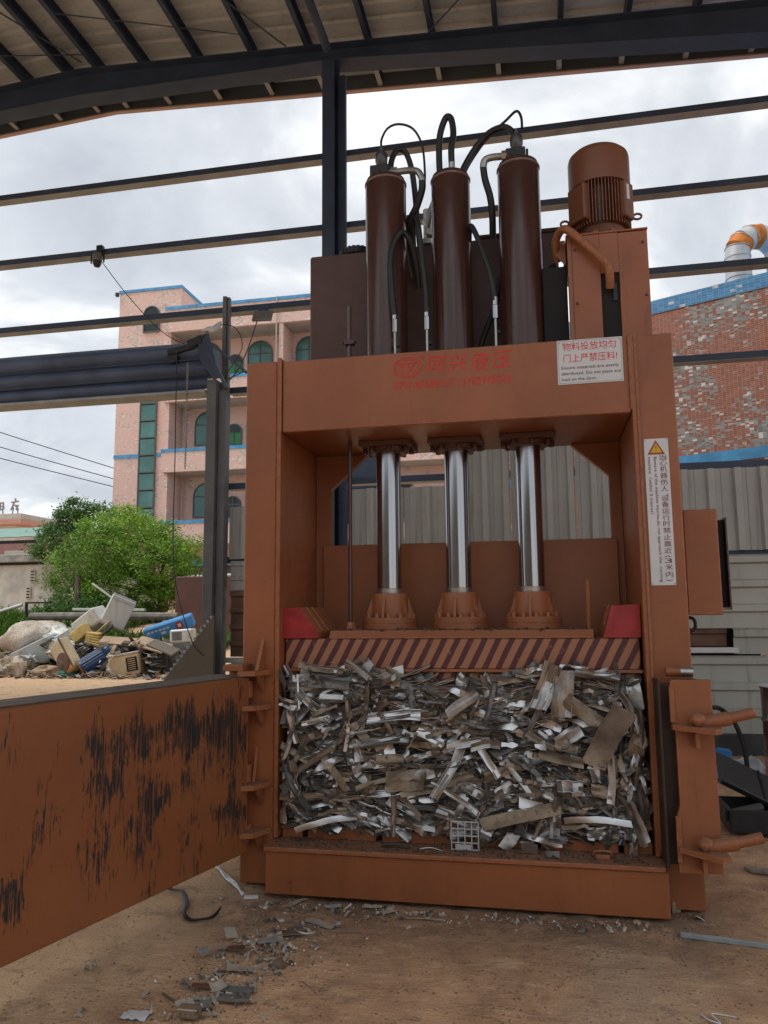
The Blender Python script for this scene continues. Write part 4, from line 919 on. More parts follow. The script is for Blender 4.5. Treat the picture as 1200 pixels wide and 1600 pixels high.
def mass(name, V, F, MI, mats, label, kind='stuff'):
    me = bpy.data.meshes.new(name); me.from_pydata(V.tolist(), [], F)
    for m_ in mats: me.materials.append(m_)
    me.polygons.foreach_set('material_index', MI)
    me.polygons.foreach_set('use_smooth', [True]*len(me.polygons)); me.set_sharp_from_angle(angle=R(28))
    o = bpy.data.objects.new(name, me); C.objects.link(o); o['kind'] = kind; o['label'] = label; OFF[o] = Vector((0, 0, 0)); return o
# thin sheets seen edge on, pressed flat between the others
re_ = random.Random(31); n0 = len(V); E_ = B(); em = []
for _ in range(420):
    x, z = re_.uniform(-1.5, .47), re_.uniform(.34, 1.22)
    if z > top_z(x): continue
    Ln, sl, cv = re_.uniform(.10, .42), .22*math.sin(x*2.6+z*5.0)+re_.gauss(0, .12), re_.uniform(-.12, .12)
    x0 = max(-1.58, x-Ln/2); x1 = min(.55, x+Ln/2); m_ = (x0+x1)/2; y0 = re_.uniform(.0, .05); nf = len(E_.f)
    for k in range(re_.choice((1, 1, 2, 3))):
        E_.shell(6, 2, lambda u, v: (x0+(x1-x0)*u, y0+.09*v+.01*math.sin(u*7+k), z+.007*k-sl*(x0+(x1-x0)*u-m_)+cv*(u-.5)**2+.012*(v-.5)+.003*math.sin(u*15+k*2)), .003)
    em += [re_.choice((0, 0, 1, 1, 2, 3))]*(len(E_.f)-nf)
V = np.concatenate([V, np.array(E_.v)]); F = F+[tuple(i+n0 for i in f) for f in E_.f]; MI = MI+em
o = mass('scrap_filling', V, F, MI, [ALU[k] for k in ALU], 'mass of small crushed aluminium offcuts between the larger pieces in the press')
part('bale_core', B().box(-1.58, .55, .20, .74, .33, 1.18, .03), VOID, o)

# white plastic grid and small plates lying on the sill
b = B()
for k in range(5): b.box(-.545+.0385*k, -.539+.0385*k, -.055, -.040, .266, .425, .001)
for k in range(5): b.box(-.545, -.385, -.0545, -.0405, .266+.038*k, .272+.038*k, .001)
b.box(-.52, -.43, -.060, -.0555, .268, .300, .001)
solo('plastic_grid', b, simple('grey_plastic', (.45, .45, .45), .5), 'pale grey square plastic grid standing on the sill against the bale', 'grid')
b = B(); b.shell(4, 4, lambda u, v: (-.15+.09*u, -.06-.02*v+.01*u, .268+.06*v+.006*math.sin(u*5)), .002); solo('metal_plate', b, ALU['dull grey'], 'small torn plate hanging over the sill under the middle of the bale', 'metal plate')
solo('metal_plate', B().obox((.02, -.08, .279), (.075, .04, .003), Matrix.Rotation(R(35), 3, 'X'), .0005), ALU['bright'], 'small bright rectangular plate lying flat on the press sill', 'metal plate')
solo('steel_clip', B().tube([(.24, -.05, .275), (.25, -.06, .30), (.33, -.06, .30), (.335, -.05, .275)], .006, 6).box(.25, .325, -.075, -.05, .264, .285, .002), PAINT2, 'rusty bracket with a bent handle lying at the latch end of the sill', 'bracket')
solo('metal_curl', B().tube([(-.95, -.06, .272), (-.90, -.07, .285), (-.85, -.05, .28), (-.80, -.08, .270)], [.008, .018, .014, .006], 6, flat=.4), ALU['dark'], 'dark twisted metal curl lying on the left half of the sill', 'scrap metal')
solo('bent_wire', B().tube([(-.72, -.07, .268), (-.66, -.06, .274), (-.60, -.08, .268), (-.57, -.1, .267)], .004, 5), STEEL, 'short bent wire lying on the sill left of the plastic grid', 'wire')
rs_ = random.Random(3); b = B()
for _ in range(420):
    x, y = rs_.uniform(-1.58, .55), rs_.uniform(-.15, .05); s_ = rs_.uniform(.003, .010)*(1.3 if rs_.random() < .15 else 1)
    b.obox((x, y, .263+s_*.3), (s_*2, s_*1.4, s_*.9), Euler((rs_.uniform(0, 3), rs_.uniform(0, 3), rs_.uniform(0, 3))).to_matrix(), 0)
for _ in range(130):
    x, y = rs_.uniform(-1.25, .3), rs_.uniform(.10, .45); s_ = rs_.uniform(.004, .012)
    b.obox((x, y, 1.498+s_*.3), (s_*2.5, s_*1.4, s_*.6), Euler((rs_.uniform(0, .6), rs_.uniform(0, .6), rs_.uniform(0, 3))).to_matrix(), 0)
solo('sill_crumbs', b, simple('dirt_crumbs', (.10, .065, .045), .9, 0, .5, 30), 'crumbs of dirt and rust on the sill and platen', None, kind='stuff', angle=0)

# ------------------------------------------------------------------ things on the ground in front
def gzz(x, y): return float(gz(x, y))
GREYD = alu_mat('dark_offcut', (.22, .215, .20), (.13, .125, .115), .5, .2, .45)
GREYL = alu_mat('grey_offcut', (.44, .43, .41), (.28, .27, .25), .45, .25, .42)
PALE = alu_mat('pale_offcut', (.52, .47, .40), (.33, .28, .22), .45, .2, .42)
def flatpiece(kind, fin, Ln, W, x, y, rot, label, name=None, dz=.012, tilt=0.0, seed=None, cat='scrap metal', group='scrap offcuts lying on the ground'):
    Ln, W = Ln*.8, W*.72
    me_ = strip_mesh(kind, Ln, W, seed if seed is not None else int(abs(x*977+y*313)), .22).mesh(name or kind, PALE if fin == 'dirty brown' else GREYD if fin == 'dark' else GREYL if fin == 'dull grey' else ALU[fin], angle=28)
    o = bpy.data.objects.new(name or kind, me_); C.objects.link(o); o.location = (x, y, gzz(x, y)+dz); o.rotation_euler = (tilt, tilt*.4, R(rot))
    o['label'] = label; o['category'] = cat
    if group: o['group'] = group
P_ = flatpiece
P_('scrap_strip', 'dull grey', .20, .055, -1.405, -0.229, 70, 'flat grey plate with holes lying against the base of the press')
P_('scrap_profile', 'dirty brown', .22, .05, -1.192, -0.486, -25, 'brown channel offcut lying in front of the press base', seed=12)
P_('scrap_strip', 'dark', .10, .02, -1.304, -0.327, 60, 'thin dark sliver beside the brown channel offcut')
P_('scrap_profile', 'dull grey', .11, .035, -1.183, -0.249, 25, 'short ribbed profile near the foot of the press base', seed=23)
P_('scrap_profile', 'dirty brown', .13, .035, -0.966, -0.225, 5, 'short brown profile lying along the foot of the press base', seed=37)
P_('scrap_sheet', 'dirty brown', .10, .06, -0.871, -0.28, 40, 'crumpled tan offcut near the middle of the press base')
P_('scrap_strip', 'dull grey', .26, .012, -0.67, -0.32, 3, 'thin flat strip lying along the base under the right half of the bale')
P_('scrap_strip', 'dull grey', .24, .04, -1.333, -0.739, -42, 'long flat bar crossing the little scrap heap')
P_('scrap_sheet', 'dull grey', .12, .09, -1.38, -0.77, 15, 'grey crumpled sheet under the crossing flat bar', dz=.02)
P_('scrap_sheet', 'bright', .16, .08, -1.295, -0.654, 20, 'bright scuffed sheet beside the wire ring', dz=.02)
P_('scrap_sheet', 'bright', .09, .06, -1.245, -0.975, -10, 'shiny white folded offcut on its own', dz=.018, tilt=.4)
P_('scrap_sheet', 'dirty brown', .09, .08, -1.578, -0.752, 60, 'square tan plate standing tilted behind the scrap trail', tilt=.7, dz=.035)
P_('scrap_strip', 'dull grey', .11, .045, -1.565, -0.87, 10, 'short grey block of profile at the back of the scrap trail', dz=.02)
P_('scrap_profile', 'dull grey', .10, .05, -1.63, -0.951, 75, 'small angled grey piece at the left side of the scrap trail', tilt=.5, dz=.03)
P_('scrap_sheet', 'bright', .11, .08, -1.5, -0.875, 0, 'crumpled silver lattice piece in the scrap trail', dz=.025, seed=8)
P_('scrap_sheet', 'dirty brown', .15, .09, -1.41, -1.051, 20, 'curved tan flake in the middle of the scrap trail', dz=.02)
P_('scrap_strip', 'dirty brown', .08, .05, -1.484, -1.097, 80, 'small brown chip in the middle of the scrap trail', tilt=.4)
P_('scrap_sheet', 'bright', .12, .05, -1.505, -1.245, 10, 'bright curved sliver near the lower end of the scrap trail', dz=.018)
P_('scrap_profile', 'dark', .17, .05, -1.342, -1.245, 3, 'dark ribbed profile offcut lying behind another one', dz=.02, seed=23)
P_('scrap_profile', 'dark', .18, .05, -1.325, -1.33, -3, 'dark ribbed profile offcut lying nearest the camera of the two', dz=.02, seed=51)
P_('scrap_sheet', 'dirty brown', .10, .06, -1.424, -1.27, 70, 'brown bent flake leaning beside the dark profiles', tilt=.5, dz=.03)
P_('scrap_strip', 'dull grey', .16, .035, -1.455, -1.332, 12, 'grey flat piece with a rounded end in the lower scrap trail')
P_('scrap_sheet', 'dirty brown', .12, .08, -1.475, -1.46, 65, 'folded pale sheet at the end of the scrap trail', tilt=.6, dz=.035)
P_('scrap_sheet', 'dark', .09, .08, -1.427, -1.41, 35, 'dark crumpled lump near the end of the scrap trail', dz=.02)
P_('scrap_strip', 'dirty brown', .30, .012, -1.44, -1.189, 8, 'long thin tan splinter across the scrap trail')
P_('scrap_strip', 'dark', .17, .008, -1.05, -1.15, -45, 'thin dark twig shaped splinter on the open ground')
P_('scrap_strip', 'dark', .22, .007, -1.04, -0.565, 2, 'thin dark wire length lying in front of the press')
b = B().box(-1.49, -1.40, -1.53, -1.48, .0, .036, .003)
for k in range(4): b.cyl((-1.479+.023*k, -1.531, .019), (-1.479+.023*k, -1.536, .019), .008, n=8)
solo('metal_block', b, ALU['dirty brown'], 'small block with a row of holes at the end of the scrap trail', 'metal block')
q = Vector((-1.228, -.618, .012)); solo('wire_ring', B().tube([q+Vector((.055*math.cos(t), .055*math.sin(t), .004*math.sin(2*t))) for t in [i*math.pi/10 for i in range(21)]], .004, 5, False, 0), STEEL, 'thin wire ring lying on the ground in front of the press', 'wire ring')
g0 = lambda *p: [(x, y, gzz(x, y)+dz) for x, y, dz in p]
solo('black_strap', B().tube(g0((-2.30, -.12, .05), (-2.21, -.163, .02), (-2.10, -.218, .03), (-2.01, -.354, .012), (-1.95, -.51, .02), (-1.89, -.558, .014), (-1.83, -.55, .02), (-1.795, -.48, .012), (-1.79, -.375, .02)), [.010, .016, .012, .018, .013, .016, .011, .013, .003], 7, flat=.35), BLACK, 'ragged black strap curling over the ground under the open door', 'strap')
b = B()
for k in range(3): b.tube(g0((-2.12+.01*k, .30, .01), (-2.06+.012*k, .22-.01*k, .016), (-1.97, .10+.02*k, .008), (-1.87+.01*k, -.015, .012), (-1.76, -.126-.012*k, .008)), .006, 5)
solo('loose_wire', b, PLASTIC, 'white stranded wire running from under the door hinge to the press base', 'wire')
solo('metal_plate', B().obox((-1.70, -.16, gzz(-1.7, -.16)+.008), (.08, .035, .012), Matrix.Rotation(.3, 3, 'Z'), .002), WHITE, 'small white chip at the left corner of the press base', 'metal plate')
solo('paper_scrap', B().grid(7, 6, lambda u, v: (-1.73+.11*u, -1.54+.07*v, gzz(-1.7, -1.5)+.008+.012*rnd.random())), WHITE, 'torn white paper scrap left of the scrap trail', 'paper')
solo('stick', B().tube(g0((-1.66, -1.31, .006), (-1.59, -1.36, .008), (-1.53, -1.39, .006)), .005, 5), BARK, 'thin brown stick left of the scrap trail', 'stick')
solo('aluminium_bar', B().obox((.97, -.345, gzz(.97, -.345)+.014), (.68, .022, .022), Matrix.Rotation(R(-10), 3, 'Z'), .002), simple('grey_blue_bar', (.33, .37, .38), .45, .3), 'long pale square bar lying on the ground right of the press base', 'metal bar')
b = B()
for k in range(4): b.obox((1.36+.008*k, .76-.020*k, gzz(1.3, .7)+.016), (.34, .014, .02), Matrix.Rotation(R(-14), 3, 'Z'), .002)
solo('ribbed_bar', b, ALU['dull grey'], 'ribbed aluminium bar lying behind the lower latch at the right edge', 'metal bar')
solo('metal_offcut', B().obox((.93, .95, gzz(.9, .9)+.03), (.06, .05, .05), Matrix.Rotation(R(25), 3, 'Z'), .004), ALU['dull grey'], 'grey square offcut standing behind the lower latch', 'scrap metal')
solo('metal_offcut', B().obox((.66, .02, gzz(.66, .0)+.025), (.05, .04, .07), Matrix.Rotation(R(12), 3, 'Z'), .004), ALU['dirty brown'], 'stacked tan strips in the corner between base and right column', 'scrap metal')
solo('metal_offcut', B().shell(4, 4, lambda u, v: (.73+.06*u, -.08+.04*v, gzz(.74, -.06)+.012+.012*math.sin(u*4+v*3)), .002), ALU['bright'], 'small shiny curl at the foot of the right column', 'scrap metal')
solo('stone', B().lathe([(.012, 0), (.022, .008), (.018, .02), (.006, .024)], (.435, -.20, gzz(.435, -.2)), 8), CARD, 'small yellowish stone by the press base', 'stone')
solo('wire_scrap', B().tube(g0((.58, -1.09, .006), (.60, -1.14, .012), (.64, -1.15, .008), (.62, -1.09, .014), (.67, -1.08, .006), (.71, -1.10, .006)), .0025, 5), WHITE, 'tangled white wire scrap on the bare ground at the lower right', 'wire')
# black tool case, barrel, hose and litter by the fence on the right
tk = thing('tool_case', 'open black plastic tool case at the right edge of the yard floor', 'tool case', (1.55, 1.72, 0))
part('case_tray', B().box(1.29, 1.95, 1.55, 1.58, .01, .17, .01).box(1.29, 1.95, 1.98, 2.01, .01, .17, .01).box(1.29, 1.32, 1.581, 1.979, .01, .17, .01).box(1.32, 1.95, 1.581, 1.979, .01, .03, 0).box(1.27, 1.29, 1.6, 1.7, .08, .15, .01), BLACK, tk)
b = B().obox((1.62, 2.02, .24), (.66, .46, .05), Matrix.Rotation(R(26), 3, 'Y')@Matrix.Rotation(R(18), 3, 'X'), .02)
for k in range(5): b.obox((1.62, 2.02, .24), (.02, .44, .07), Matrix.Rotation(R(26), 3, 'Y')@Matrix.Rotation(R(18), 3, 'X')@Matrix.Translation((-.26+.12*k, 0, 0)).to_3x3(), .008)
part('case_lid', b, BLACK, tk); part('case_tool', B().cyl((1.33, 1.62, .13), (1.55, 1.75, .15), .035, n=10), simple('dark_tool', (.04, .035, .035), .6), tk)
bl = thing('oil_drum', 'rusty red oil drum standing at the right edge by the fence', 'drum', (2.30, 3.35, 0))
part('drum_body', B().lathe([(.285, .0), (.285, .27), (.298, .29), (.285, .31), (.285, .56), (.298, .58), (.285, .60), (.285, .86), (.295, .88), (.295, .89), (.275, .89), (.275, .87), (.0, .87)], (2.30, 3.35, 0), 36), MAROON, bl)
part('drum_rim', B().lathe([(.276, .891), (.297, .891), (.297, .90), (.276, .90)], (2.30, 3.35, 0), 36), WHITE, bl)
part('drum_label', B().lathe([(.2865, .03), (.2865, .25), (.2868, .25), (.2868, .03)], (2.30, 3.35, 0), 36), simple('faded_pink_paint', (.32, .17, .16), .7, 0, .4, 5), bl)
solo('black_hose', B().tube([(1.45, 3.0, .72), (1.60, 3.15, .70), (1.74, 3.22, .55), (1.81, 3.24, .30), (1.82, 3.25, .10), (1.79, 3.26, .03), (1.76, 3.30, .03), (1.80, 3.4, .03), (1.95, 3.62, .03), (2.2, 3.8, .04)], .022, 10), BLACK, 'black hose arching down from behind the latch to the ground', 'hose')
solo('paint_box', B().box(1.56, 1.70, 4.02, 4.12, 0, .20, .004).box(1.57, 1.69, 4.03, 4.11, .2005, .23, .004), simple('green_box', (.02, .16, .05), .5), 'green box standing by the fence behind the latch', 'box')
solo('box_label', B().box(1.62, 1.68, 4.014, 4.0185, .06, .14, 0), REDP, 'red label on the green box by the fence', 'label')
solo('blue_packet', B().obox((1.78, 4.06, .10), (.16, .10, .19), Matrix.Rotation(R(8), 3, 'Y'), .02), SIGNBLUE, 'blue packet beside the green box', 'packet')
def crumple(x0, x1, y0, y1, h, seed, n=14, base=0.0):
    r = np.random.RandomState(seed); Z = r.rand(n, n); bb = B()
    return bb.grid(n, n, lambda u, v: (x0+(x1-x0)*u+.02*Z[round(u*(n-1)), round(v*(n-1))], y0+(y1-y0)*v, gzz((x0+x1)/2, (y0+y1)/2)+base+.008+h*Z[round(u*(n-1)), round(v*(n-1))]*math.sin(math.pi*min(max(u, .06), .94))*math.sin(math.pi*min(max(v, .06), .94))))
solo('plastic_sheet', crumple(1.68, 2.25, 3.55, 4.2, .20, 4), PLASTIC, 'crumpled clear plastic sheet on the floor by the fence', 'plastic sheet')
solo('plastic_sheet', crumple(1.46, 1.78, 3.5, 3.85, .14, 6), SIGNBLUE, 'crumpled blue and white wrapper in front of the green box', 'wrapper')
solo('paper_scrap', crumple(1.30, 1.46, 2.35, 2.5, .09, 9, 9), WHITE, 'crumpled white tissue on the floor behind the tool case', 'paper')
V, F, MI = soup(190, ((0, 1), (0, 1), (0, 1)), 41, [0, 0, 1, 2, 3], .34, None, True)
nv = len(V)                                           # small flakes scattered along the trail and the base of the press
fl_n = np.random.RandomState(9); isl = []; k0 = 0
lab_ = {}
par_ = list(range(nv))
def fnd(a):
    while par_[a] != a: par_[a] = par_[par_[a]]; a = par_[a]
    return a
for f in F:
    for q_ in f[1:]: par_[fnd(q_)] = fnd(f[0])
roots = np.array([fnd(a) for a in range(nv)])
for r_ in np.unique(roots):
    m_ = roots == r_; c_ = V[m_].mean(0); t_ = fl_n.rand()
    if t_ < .62: s_ = fl_n.rand(); x, y = -1.27-.20*s_+fl_n.normal()*.10, -.50-1.05*s_+fl_n.normal()*.10
    elif t_ < .85: x, y = fl_n.uniform(-1.6, .6), -.20-abs(fl_n.normal())*.07
    else: x, y = fl_n.uniform(-3, 1.8), fl_n.uniform(-2, 1.5)
    if -1.9 < x < .85 and y > -.18: y = -.2-abs(y)*.1
    V[m_] += np.array([x, y, gzz(x, y)+.010])-c_
mass('metal_flakes', V, F, MI, [PALE, PALE, ALU['dull grey'], GREYD], 'small metal flakes scattered on the ground before the press')
rs_ = random.Random(8)
V, F = [], []
def pebble(x, y, s_):
    o = len(V); z = gzz(x, y)
    for dx, dy, dz in ((1, 0, 0), (-.5, .8, 0), (-.5, -.8, 0), (0, 0, .9), (.3, .5, .6)): V.append((x+dx*s_*rs_.uniform(.6, 1.2), y+dy*s_*rs_.uniform(.6, 1.2), z-.001+dz*s_*rs_.uniform(.5, 1)))
    F.extend([(o, o+1, o+4), (o, o+4, o+3), (o+1, o+3, o+4), (o+1, o+2, o+3), (o+2, o, o+3)])
for _ in range(4200):
    if rs_.random() < .45: t_ = rs_.random(); x, y = -1.28-.18*t_+rs_.gauss(0, .16), -.45-1.1*t_+rs_.gauss(0, .16)
    elif rs_.random() < .5: x, y = rs_.uniform(-1.9, .7), -.19-abs(rs_.gauss(0, .10))
    else: x, y = rs_.uniform(-3.5, 2.2), rs_.uniform(-2.6, 2.5)
    if -1.9 < x < .85 and y > -.17: continue
    pebble(x, y, rs_.choice([.003, .003, .004, .004, .005, .007, .010]))
mass('gravel', np.array(V), F, [rs_.choice([0, 0, 1, 2, 3]) for _ in F], [simple('earth_crumb', (.10, .07, .05), .95, 0, .3), simple('pale_crumb', (.28, .21, .15), .95, 0, .3), ALU['dirty brown'], ALU['dull grey']], 'loose crumbs of earth and metal chips strewn over the floor')

# ------------------------------------------------------------------ pink building on the left
pk = thing('apartment_block', 'pink tiled four storey block with blue bands and arched green windows', 'building', (-14, 30, 0))
def wall_box(x0, x1, y0, y1, z0, z1, mat=TILE_P, name='wall', par=pk, lab=None): return part(name, B().box(x0, x1, y0, y1, z0, z1, 0), mat, par, lab)
tw = wall_box(-20.81, -17.37, 30, 36, 0, 18.19, name='stair_tower')
part('blue_band', B().box(-20.85, -17.33, 29.96, 36.04, 18.192, 18.34, 0), BLUEP, tw); part('blue_band', B().box(-20.84, -17.36, 29.97, 29.998, 9.46, 9.64, 0), BLUEP, tw)
part('roof_lip', B().box(-20.83, -17.35, 29.98, 30.05, 16.9, 16.93, 0), SOFFIT, tw)
def arch(xc, w, z0, z1, y, nm='window', glass=GLASS, par=pk, cross=True, lab=None, half=False):
    r = w/2; rz = min(r, z1-z0)
    pts = lambda g: [(xc-r-g, z0-g), (xc+r+g, z0-g)]+[(xc+(r+g)*math.cos(t), z1-rz+(rz+g)*math.sin(t)) for t in [i*math.pi/12 for i in range(13)]]
    fr = B(); o_, i_ = pts(.05), pts(0); n = len(o_)
    fr.add([(p[0], yy, p[1]) for yy in (y-.09, y-.002) for q_ in (o_, i_) for p in q_], [f for k in range(n) for f in ((k, (k+1) % n, n+(k+1) % n, n+k), (n+k, n+(k+1) % n, 3*n+(k+1) % n, 3*n+k), (k, (k+1) % n, 2*n+(k+1) % n, 2*n+k))])
    o = part(nm, fr, GFRAME, par, lab, angle=0)
    part('pane', B().prism(pts(-.002), y-.045, y-.03), glass, o, angle=0)
    if cross:
        m_ = B().box(xc-.025, xc+.025, y-.085, y-.046, z0, z1-.02, 0).box(xc-r, xc-.0255, y-.08, y-.046, z1-rz-.03, z1-rz+.03, 0).box(xc+.0255, xc+r, y-.08, y-.046, z1-rz-.03, z1-rz+.03, 0)
        if w < .9:
            for a in (.6, 1.1, 2.05, 2.55): m_.cyl((xc, y-.065, z1-rz), (xc+r*math.cos(a), y-.065, z1-rz+rz*math.sin(a)), .018, n=4)
        part('glazing_bar', m_, GFRAME, o, angle=0)
    return o
sw_ = arch(-18.98, .82, 6.0, 15.16, 30, 'stair_window', VOID, tw, False)
for k in range(10):
    z = 6.05+.88*k; part('pane', B().box(-19.37, -18.59, 29.93, 29.945, z+.03, z+.80, 0), GLASS, sw_, angle=0)
    part('glazing_bar', B().box(-19.38, -18.58, 29.90, 29.95, z-.03, z+.025, 0), GFRAME, sw_, angle=0)
part('pane', B().prism([(-18.98+.38*math.cos(t), 14.80+.33*math.sin(t)) for t in [i*math.pi/12 for i in range(13)]], 29.92, 29.93), GLASS, sw_, angle=0)
arch(-18.97, .8, 16.0, 17.3, 30, 'window', GLASSD, tw, False)
wall_box(-17.30, 1, 30.2, 40, 0, 16.3, lab='recessed pink wall behind the balconies')
wall_box(-17.43, -17.25, 28.78, 30.19, 5.0, 15.36, name='side_wall')
for zt, zb_ in ((16.6, 15.32), (12.97, 11.81), (9.49, 8.37), (6.04, 4.9)):
    bp_ = part('balcony', B().box(-17.49, 1, 28.6, 28.76, zb_, zt-.16, 0), TILE_P, pk)
    part('blue_band', B().box(-17.52, 1.02, 28.57, 28.79, zt-.159, zt, 0), BLUEP, bp_)
    part('slab', B().box(-17.45, .98, 28.762, 30.195, zb_+.02, zb_+.16, 0), SOFFIT, bp_)
for x in (-11.55, -5.4): part('pillar', B().box(x-.1, x+.1, 28.64, 28.9, 12.98, 15.31, 0), TILE_P, pk); part('side_wall', B().box(x-.08, x+.08, 28.91, 30.19, 12.98, 15.31, 0), TILE_P, pk)
for z0 in (6.2, 9.8, 13.35):
    arch(-15.88, 1.22, z0+.2, z0+1.8, 30.2); arch(-13.17, 1.2, z0+.1, z0+1.7, 30.2); arch(-10.65, 1.2, z0+.1, z0+1.72, 30.2)
    s_ = arch(-14.47, .74, z0+.12, z0+1.1, 30.2, 'window', GLASSD if z0 < 7 else GREENP, lab='small arched opening with a dark void' if z0 < 7 else 'small arched window with green board')
    if z0 > 7: part('fanlight', B().prism([(-14.47+.36*math.cos(t), z0+.73+.36*math.sin(t)) for t in [i*math.pi/8 for i in range(9)]], 30.11, 30.15), GLASSD, s_, angle=0)
for z0, z1 in ((9.5, 11.9), (6.05, 8.5)): part('drain_pipe', B().cyl((-17.05, 29.95, z0), (-17.05, 29.95, z1), .045, n=8), SOFFIT, pk)
part('drain_pipe', B().cyl((-11.75, 28.52, 12.5), (-11.75, 28.52, 16.6), .035, n=8), SOFFIT, pk)
part('wall_lamp', B().box(-20.98, -20.82, 29.8, 29.95, 18.0, 18.2, .01), BLACK, tw)

# ------------------------------------------------------------------ unseen block added behind the camera to darken reflections in the chrome rods
wk = thing('reflection_block', 'plain grey block added unseen behind the camera to darken chrome reflections', 'building', (-12, -17, 0))
part('wall', B().box(-34, 1.2, -22, -15, 0, 5.2, 0), simple('reflection_block_grey', (.20, .19, .175), .85, 0, .2, .6), wk)
part('roof', B().prism([(-14.6, 5.202), (-22.4, 5.202), (-18.5, 6.4)], -34.3, 1.5, 'yz'), NAVY, wk)

# ------------------------------------------------------------------ tiled building on the right, duct on its roof
tb = thing('tiled_building', 'red mosaic tiled wall with blue tile bands behind the fence', 'building', (2.9, 8.4, 0))
wd = Vector((-.897, .441, 0)).normalized(); wn_ = Vector((.441, .897, 0)).normalized(); wp = Vector((3.74, 8.0, 0))
RW = Matrix((( wd.x, wn_.x, 0), (wd.y, wn_.y, 0), (0, 0, 1)))
def slab(t0, t1, d0, d1, z0, z1): return B().obox(wp+wd*((t0+t1)/2)+wn_*((d0+d1)/2)+Vector((0, 0, (z0+z1)/2)), (t1-t0, d1-d0, z1-z0), RW, 0)
part('wall', slab(-5, 5.1, 0, 6, 0, 6.70), TILE_R, tb)
part('blue_band', slab(-5.02, 5.12, -.012, 6, 6.701, 6.94), TILE_B, tb); part('blue_band', slab(-5.01, 5.11, -.010, -.001, 3.97, 4.15), BLUEP, tb)
du = thing('roof_duct', 'grey sheet metal duct bending over the tiled roof, patched with orange rust', 'duct', (3.7, 9.5, 6.95))
dpts = [Vector((3.70, 9.5, 6.9)), Vector((3.70, 9.5, 7.5)), Vector((3.70, 9.5, 7.88))]+[Vector((4.10-.40*math.cos(t), 9.5+.15*(1-math.cos(t)), 7.95+.38*math.sin(t))) for t in [.3, .75, 1.2, 1.65, 2.1, 2.6]]+[Vector((4.5, 9.8, 7.4)), Vector((4.5, 9.8, 6.9))]
for k in range(len(dpts)-1):
    a, c_ = dpts[k], dpts[k+1]; e_ = (c_-a)*.04
    part('duct_segment', B().tube([a-e_, c_+e_], [.215+.004*(k % 2), .215+.004*(k % 2)], 24, True, 0), ORANGE if k in (3, 5) else SHEETW, du, 'rust stained segment' if k in (3, 5) else None)
    part('seam_ring', B().tube([c_-e_*.6, c_+e_*.6], .228, 24, True, 0), SHEETW, du)
    if k in (3, 5):
        pass
# dark lean-to roof and tiled pier seen through the press
solo('lean_to_roof', B().prism([(-4.3, 3.2), (-2.55, 3.2), (-2.55, 4.5), (-3.75, 4.5)], 8.6, 8.7), NAVY, 'dark sheet roof seen through the press behind the left piston', 'roof')
sp = thing('sheet_stack', 'stack of dark curved sheets seen through the press between two pistons', 'sheet stack', (-2.35, 8.6, 3.2))
for k in range(9): part('sheet', B().shell(6, 2, lambda u, v: (-2.5+.34*u, 8.5+.4*v, 3.22+.085*k+.02*math.sin(u*3+k)), .02), BLACK, sp)

# ------------------------------------------------------------------ left background: old wall, green roofs, far building, wires
ow = thing('old_wall', 'weathered grey plaster wall with brick showing and a dark coping', 'wall', (-20, 22, 1.5))
part('plaster', B().box(-30, -14.5, 22, 22.3, .5, 3.62, 0), CONC, ow); part('coping', B().box(-30, -14.4, 21.75, 22.4, 3.72, 4.02, .03), simple('stained_concrete', (.22, .22, .21), .9, 0, .6, 2.5, .3), ow)
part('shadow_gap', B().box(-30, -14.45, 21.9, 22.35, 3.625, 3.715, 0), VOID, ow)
b = B(); rs_ = random.Random(4)
for r_ in range(9):
    for k in range(7):
        if rs_.random() < .88: b.box(-18.9+.23*k+(.11 if r_ % 2 else 0), -18.69+.23*k+(.11 if r_ % 2 else 0), 21.96+rs_.uniform(0, .02), 21.999, 2.75+.085*r_, 2.825+.085*r_, .004)
part('brick_patch', b, simple('whitewashed_brick', (.42, .36, .33), .9, 0, .4, 3, .2), ow, kind='stuff')
for x, z0, z1 in ((-19.25, 2.95, 3.4), (-19.4, 2.3, 2.75), (-18.3, 2.2, 2.6)):
    v_ = part('vent_block', B().box(x-.1, x+.1, 21.93, 21.998, z0, z1, .005), SOFFIT, ow)
    for k in range(4): part('vent_hole', B().box(x-.07, x+.07, 21.925, 21.9295, z0+.03+k*(z1-z0)/4, z0+(k+.7)*(z1-z0)/4, 0), VOID, v_)
gs = thing('green_roofed_shed', 'low shed with two pale green sheet roofs behind the old wall', 'shed', (-26, 30, 2))
for (y, z0, z1, x1) in ((30, 5.55, 6.35, -23.3), (29, 4.72, 5.45, -23.9)):
    b = B(); b.shell(24, 3, lambda u, v: (-36+(x1+36)*u, y+2.6*v, z0+(z1-z0)*v+.02*(round(u*23) % 2)+.13*u), .04); part('roof', b, GREENROOF, gs)
part('wall', B().box(-36, -24.4, 30.2, 33, 1, 5.5, 0), simple('pale_red_wall', (.36, .19, .165), .8, 0, .15, 1), gs); part('eaves_strip', B().box(-36, -23.4, 30.05, 30.18, 5.1, 5.5, 0), VOID, gs)
part('annex', B().box(-25.5, -17.5, 26.5, 28.4, 1, 4.95, 0), simple('dull_red_wall', (.30, .155, .135), .8, 0, .15, 1), gs); part('shutter_panel', B().box(-24, -21, 26.4, 26.495, 4.1, 4.62, 0), SOFFIT, gs); part('vent_pipe', B().cyl((-20.2, 26.2, 4.2), (-20.2, 26.2, 5.1), .06, n=8), WHITE, gs)
fb = thing('far_building', 'pale flat roofed building far away at the left edge', 'building', (-54, 60, 0))
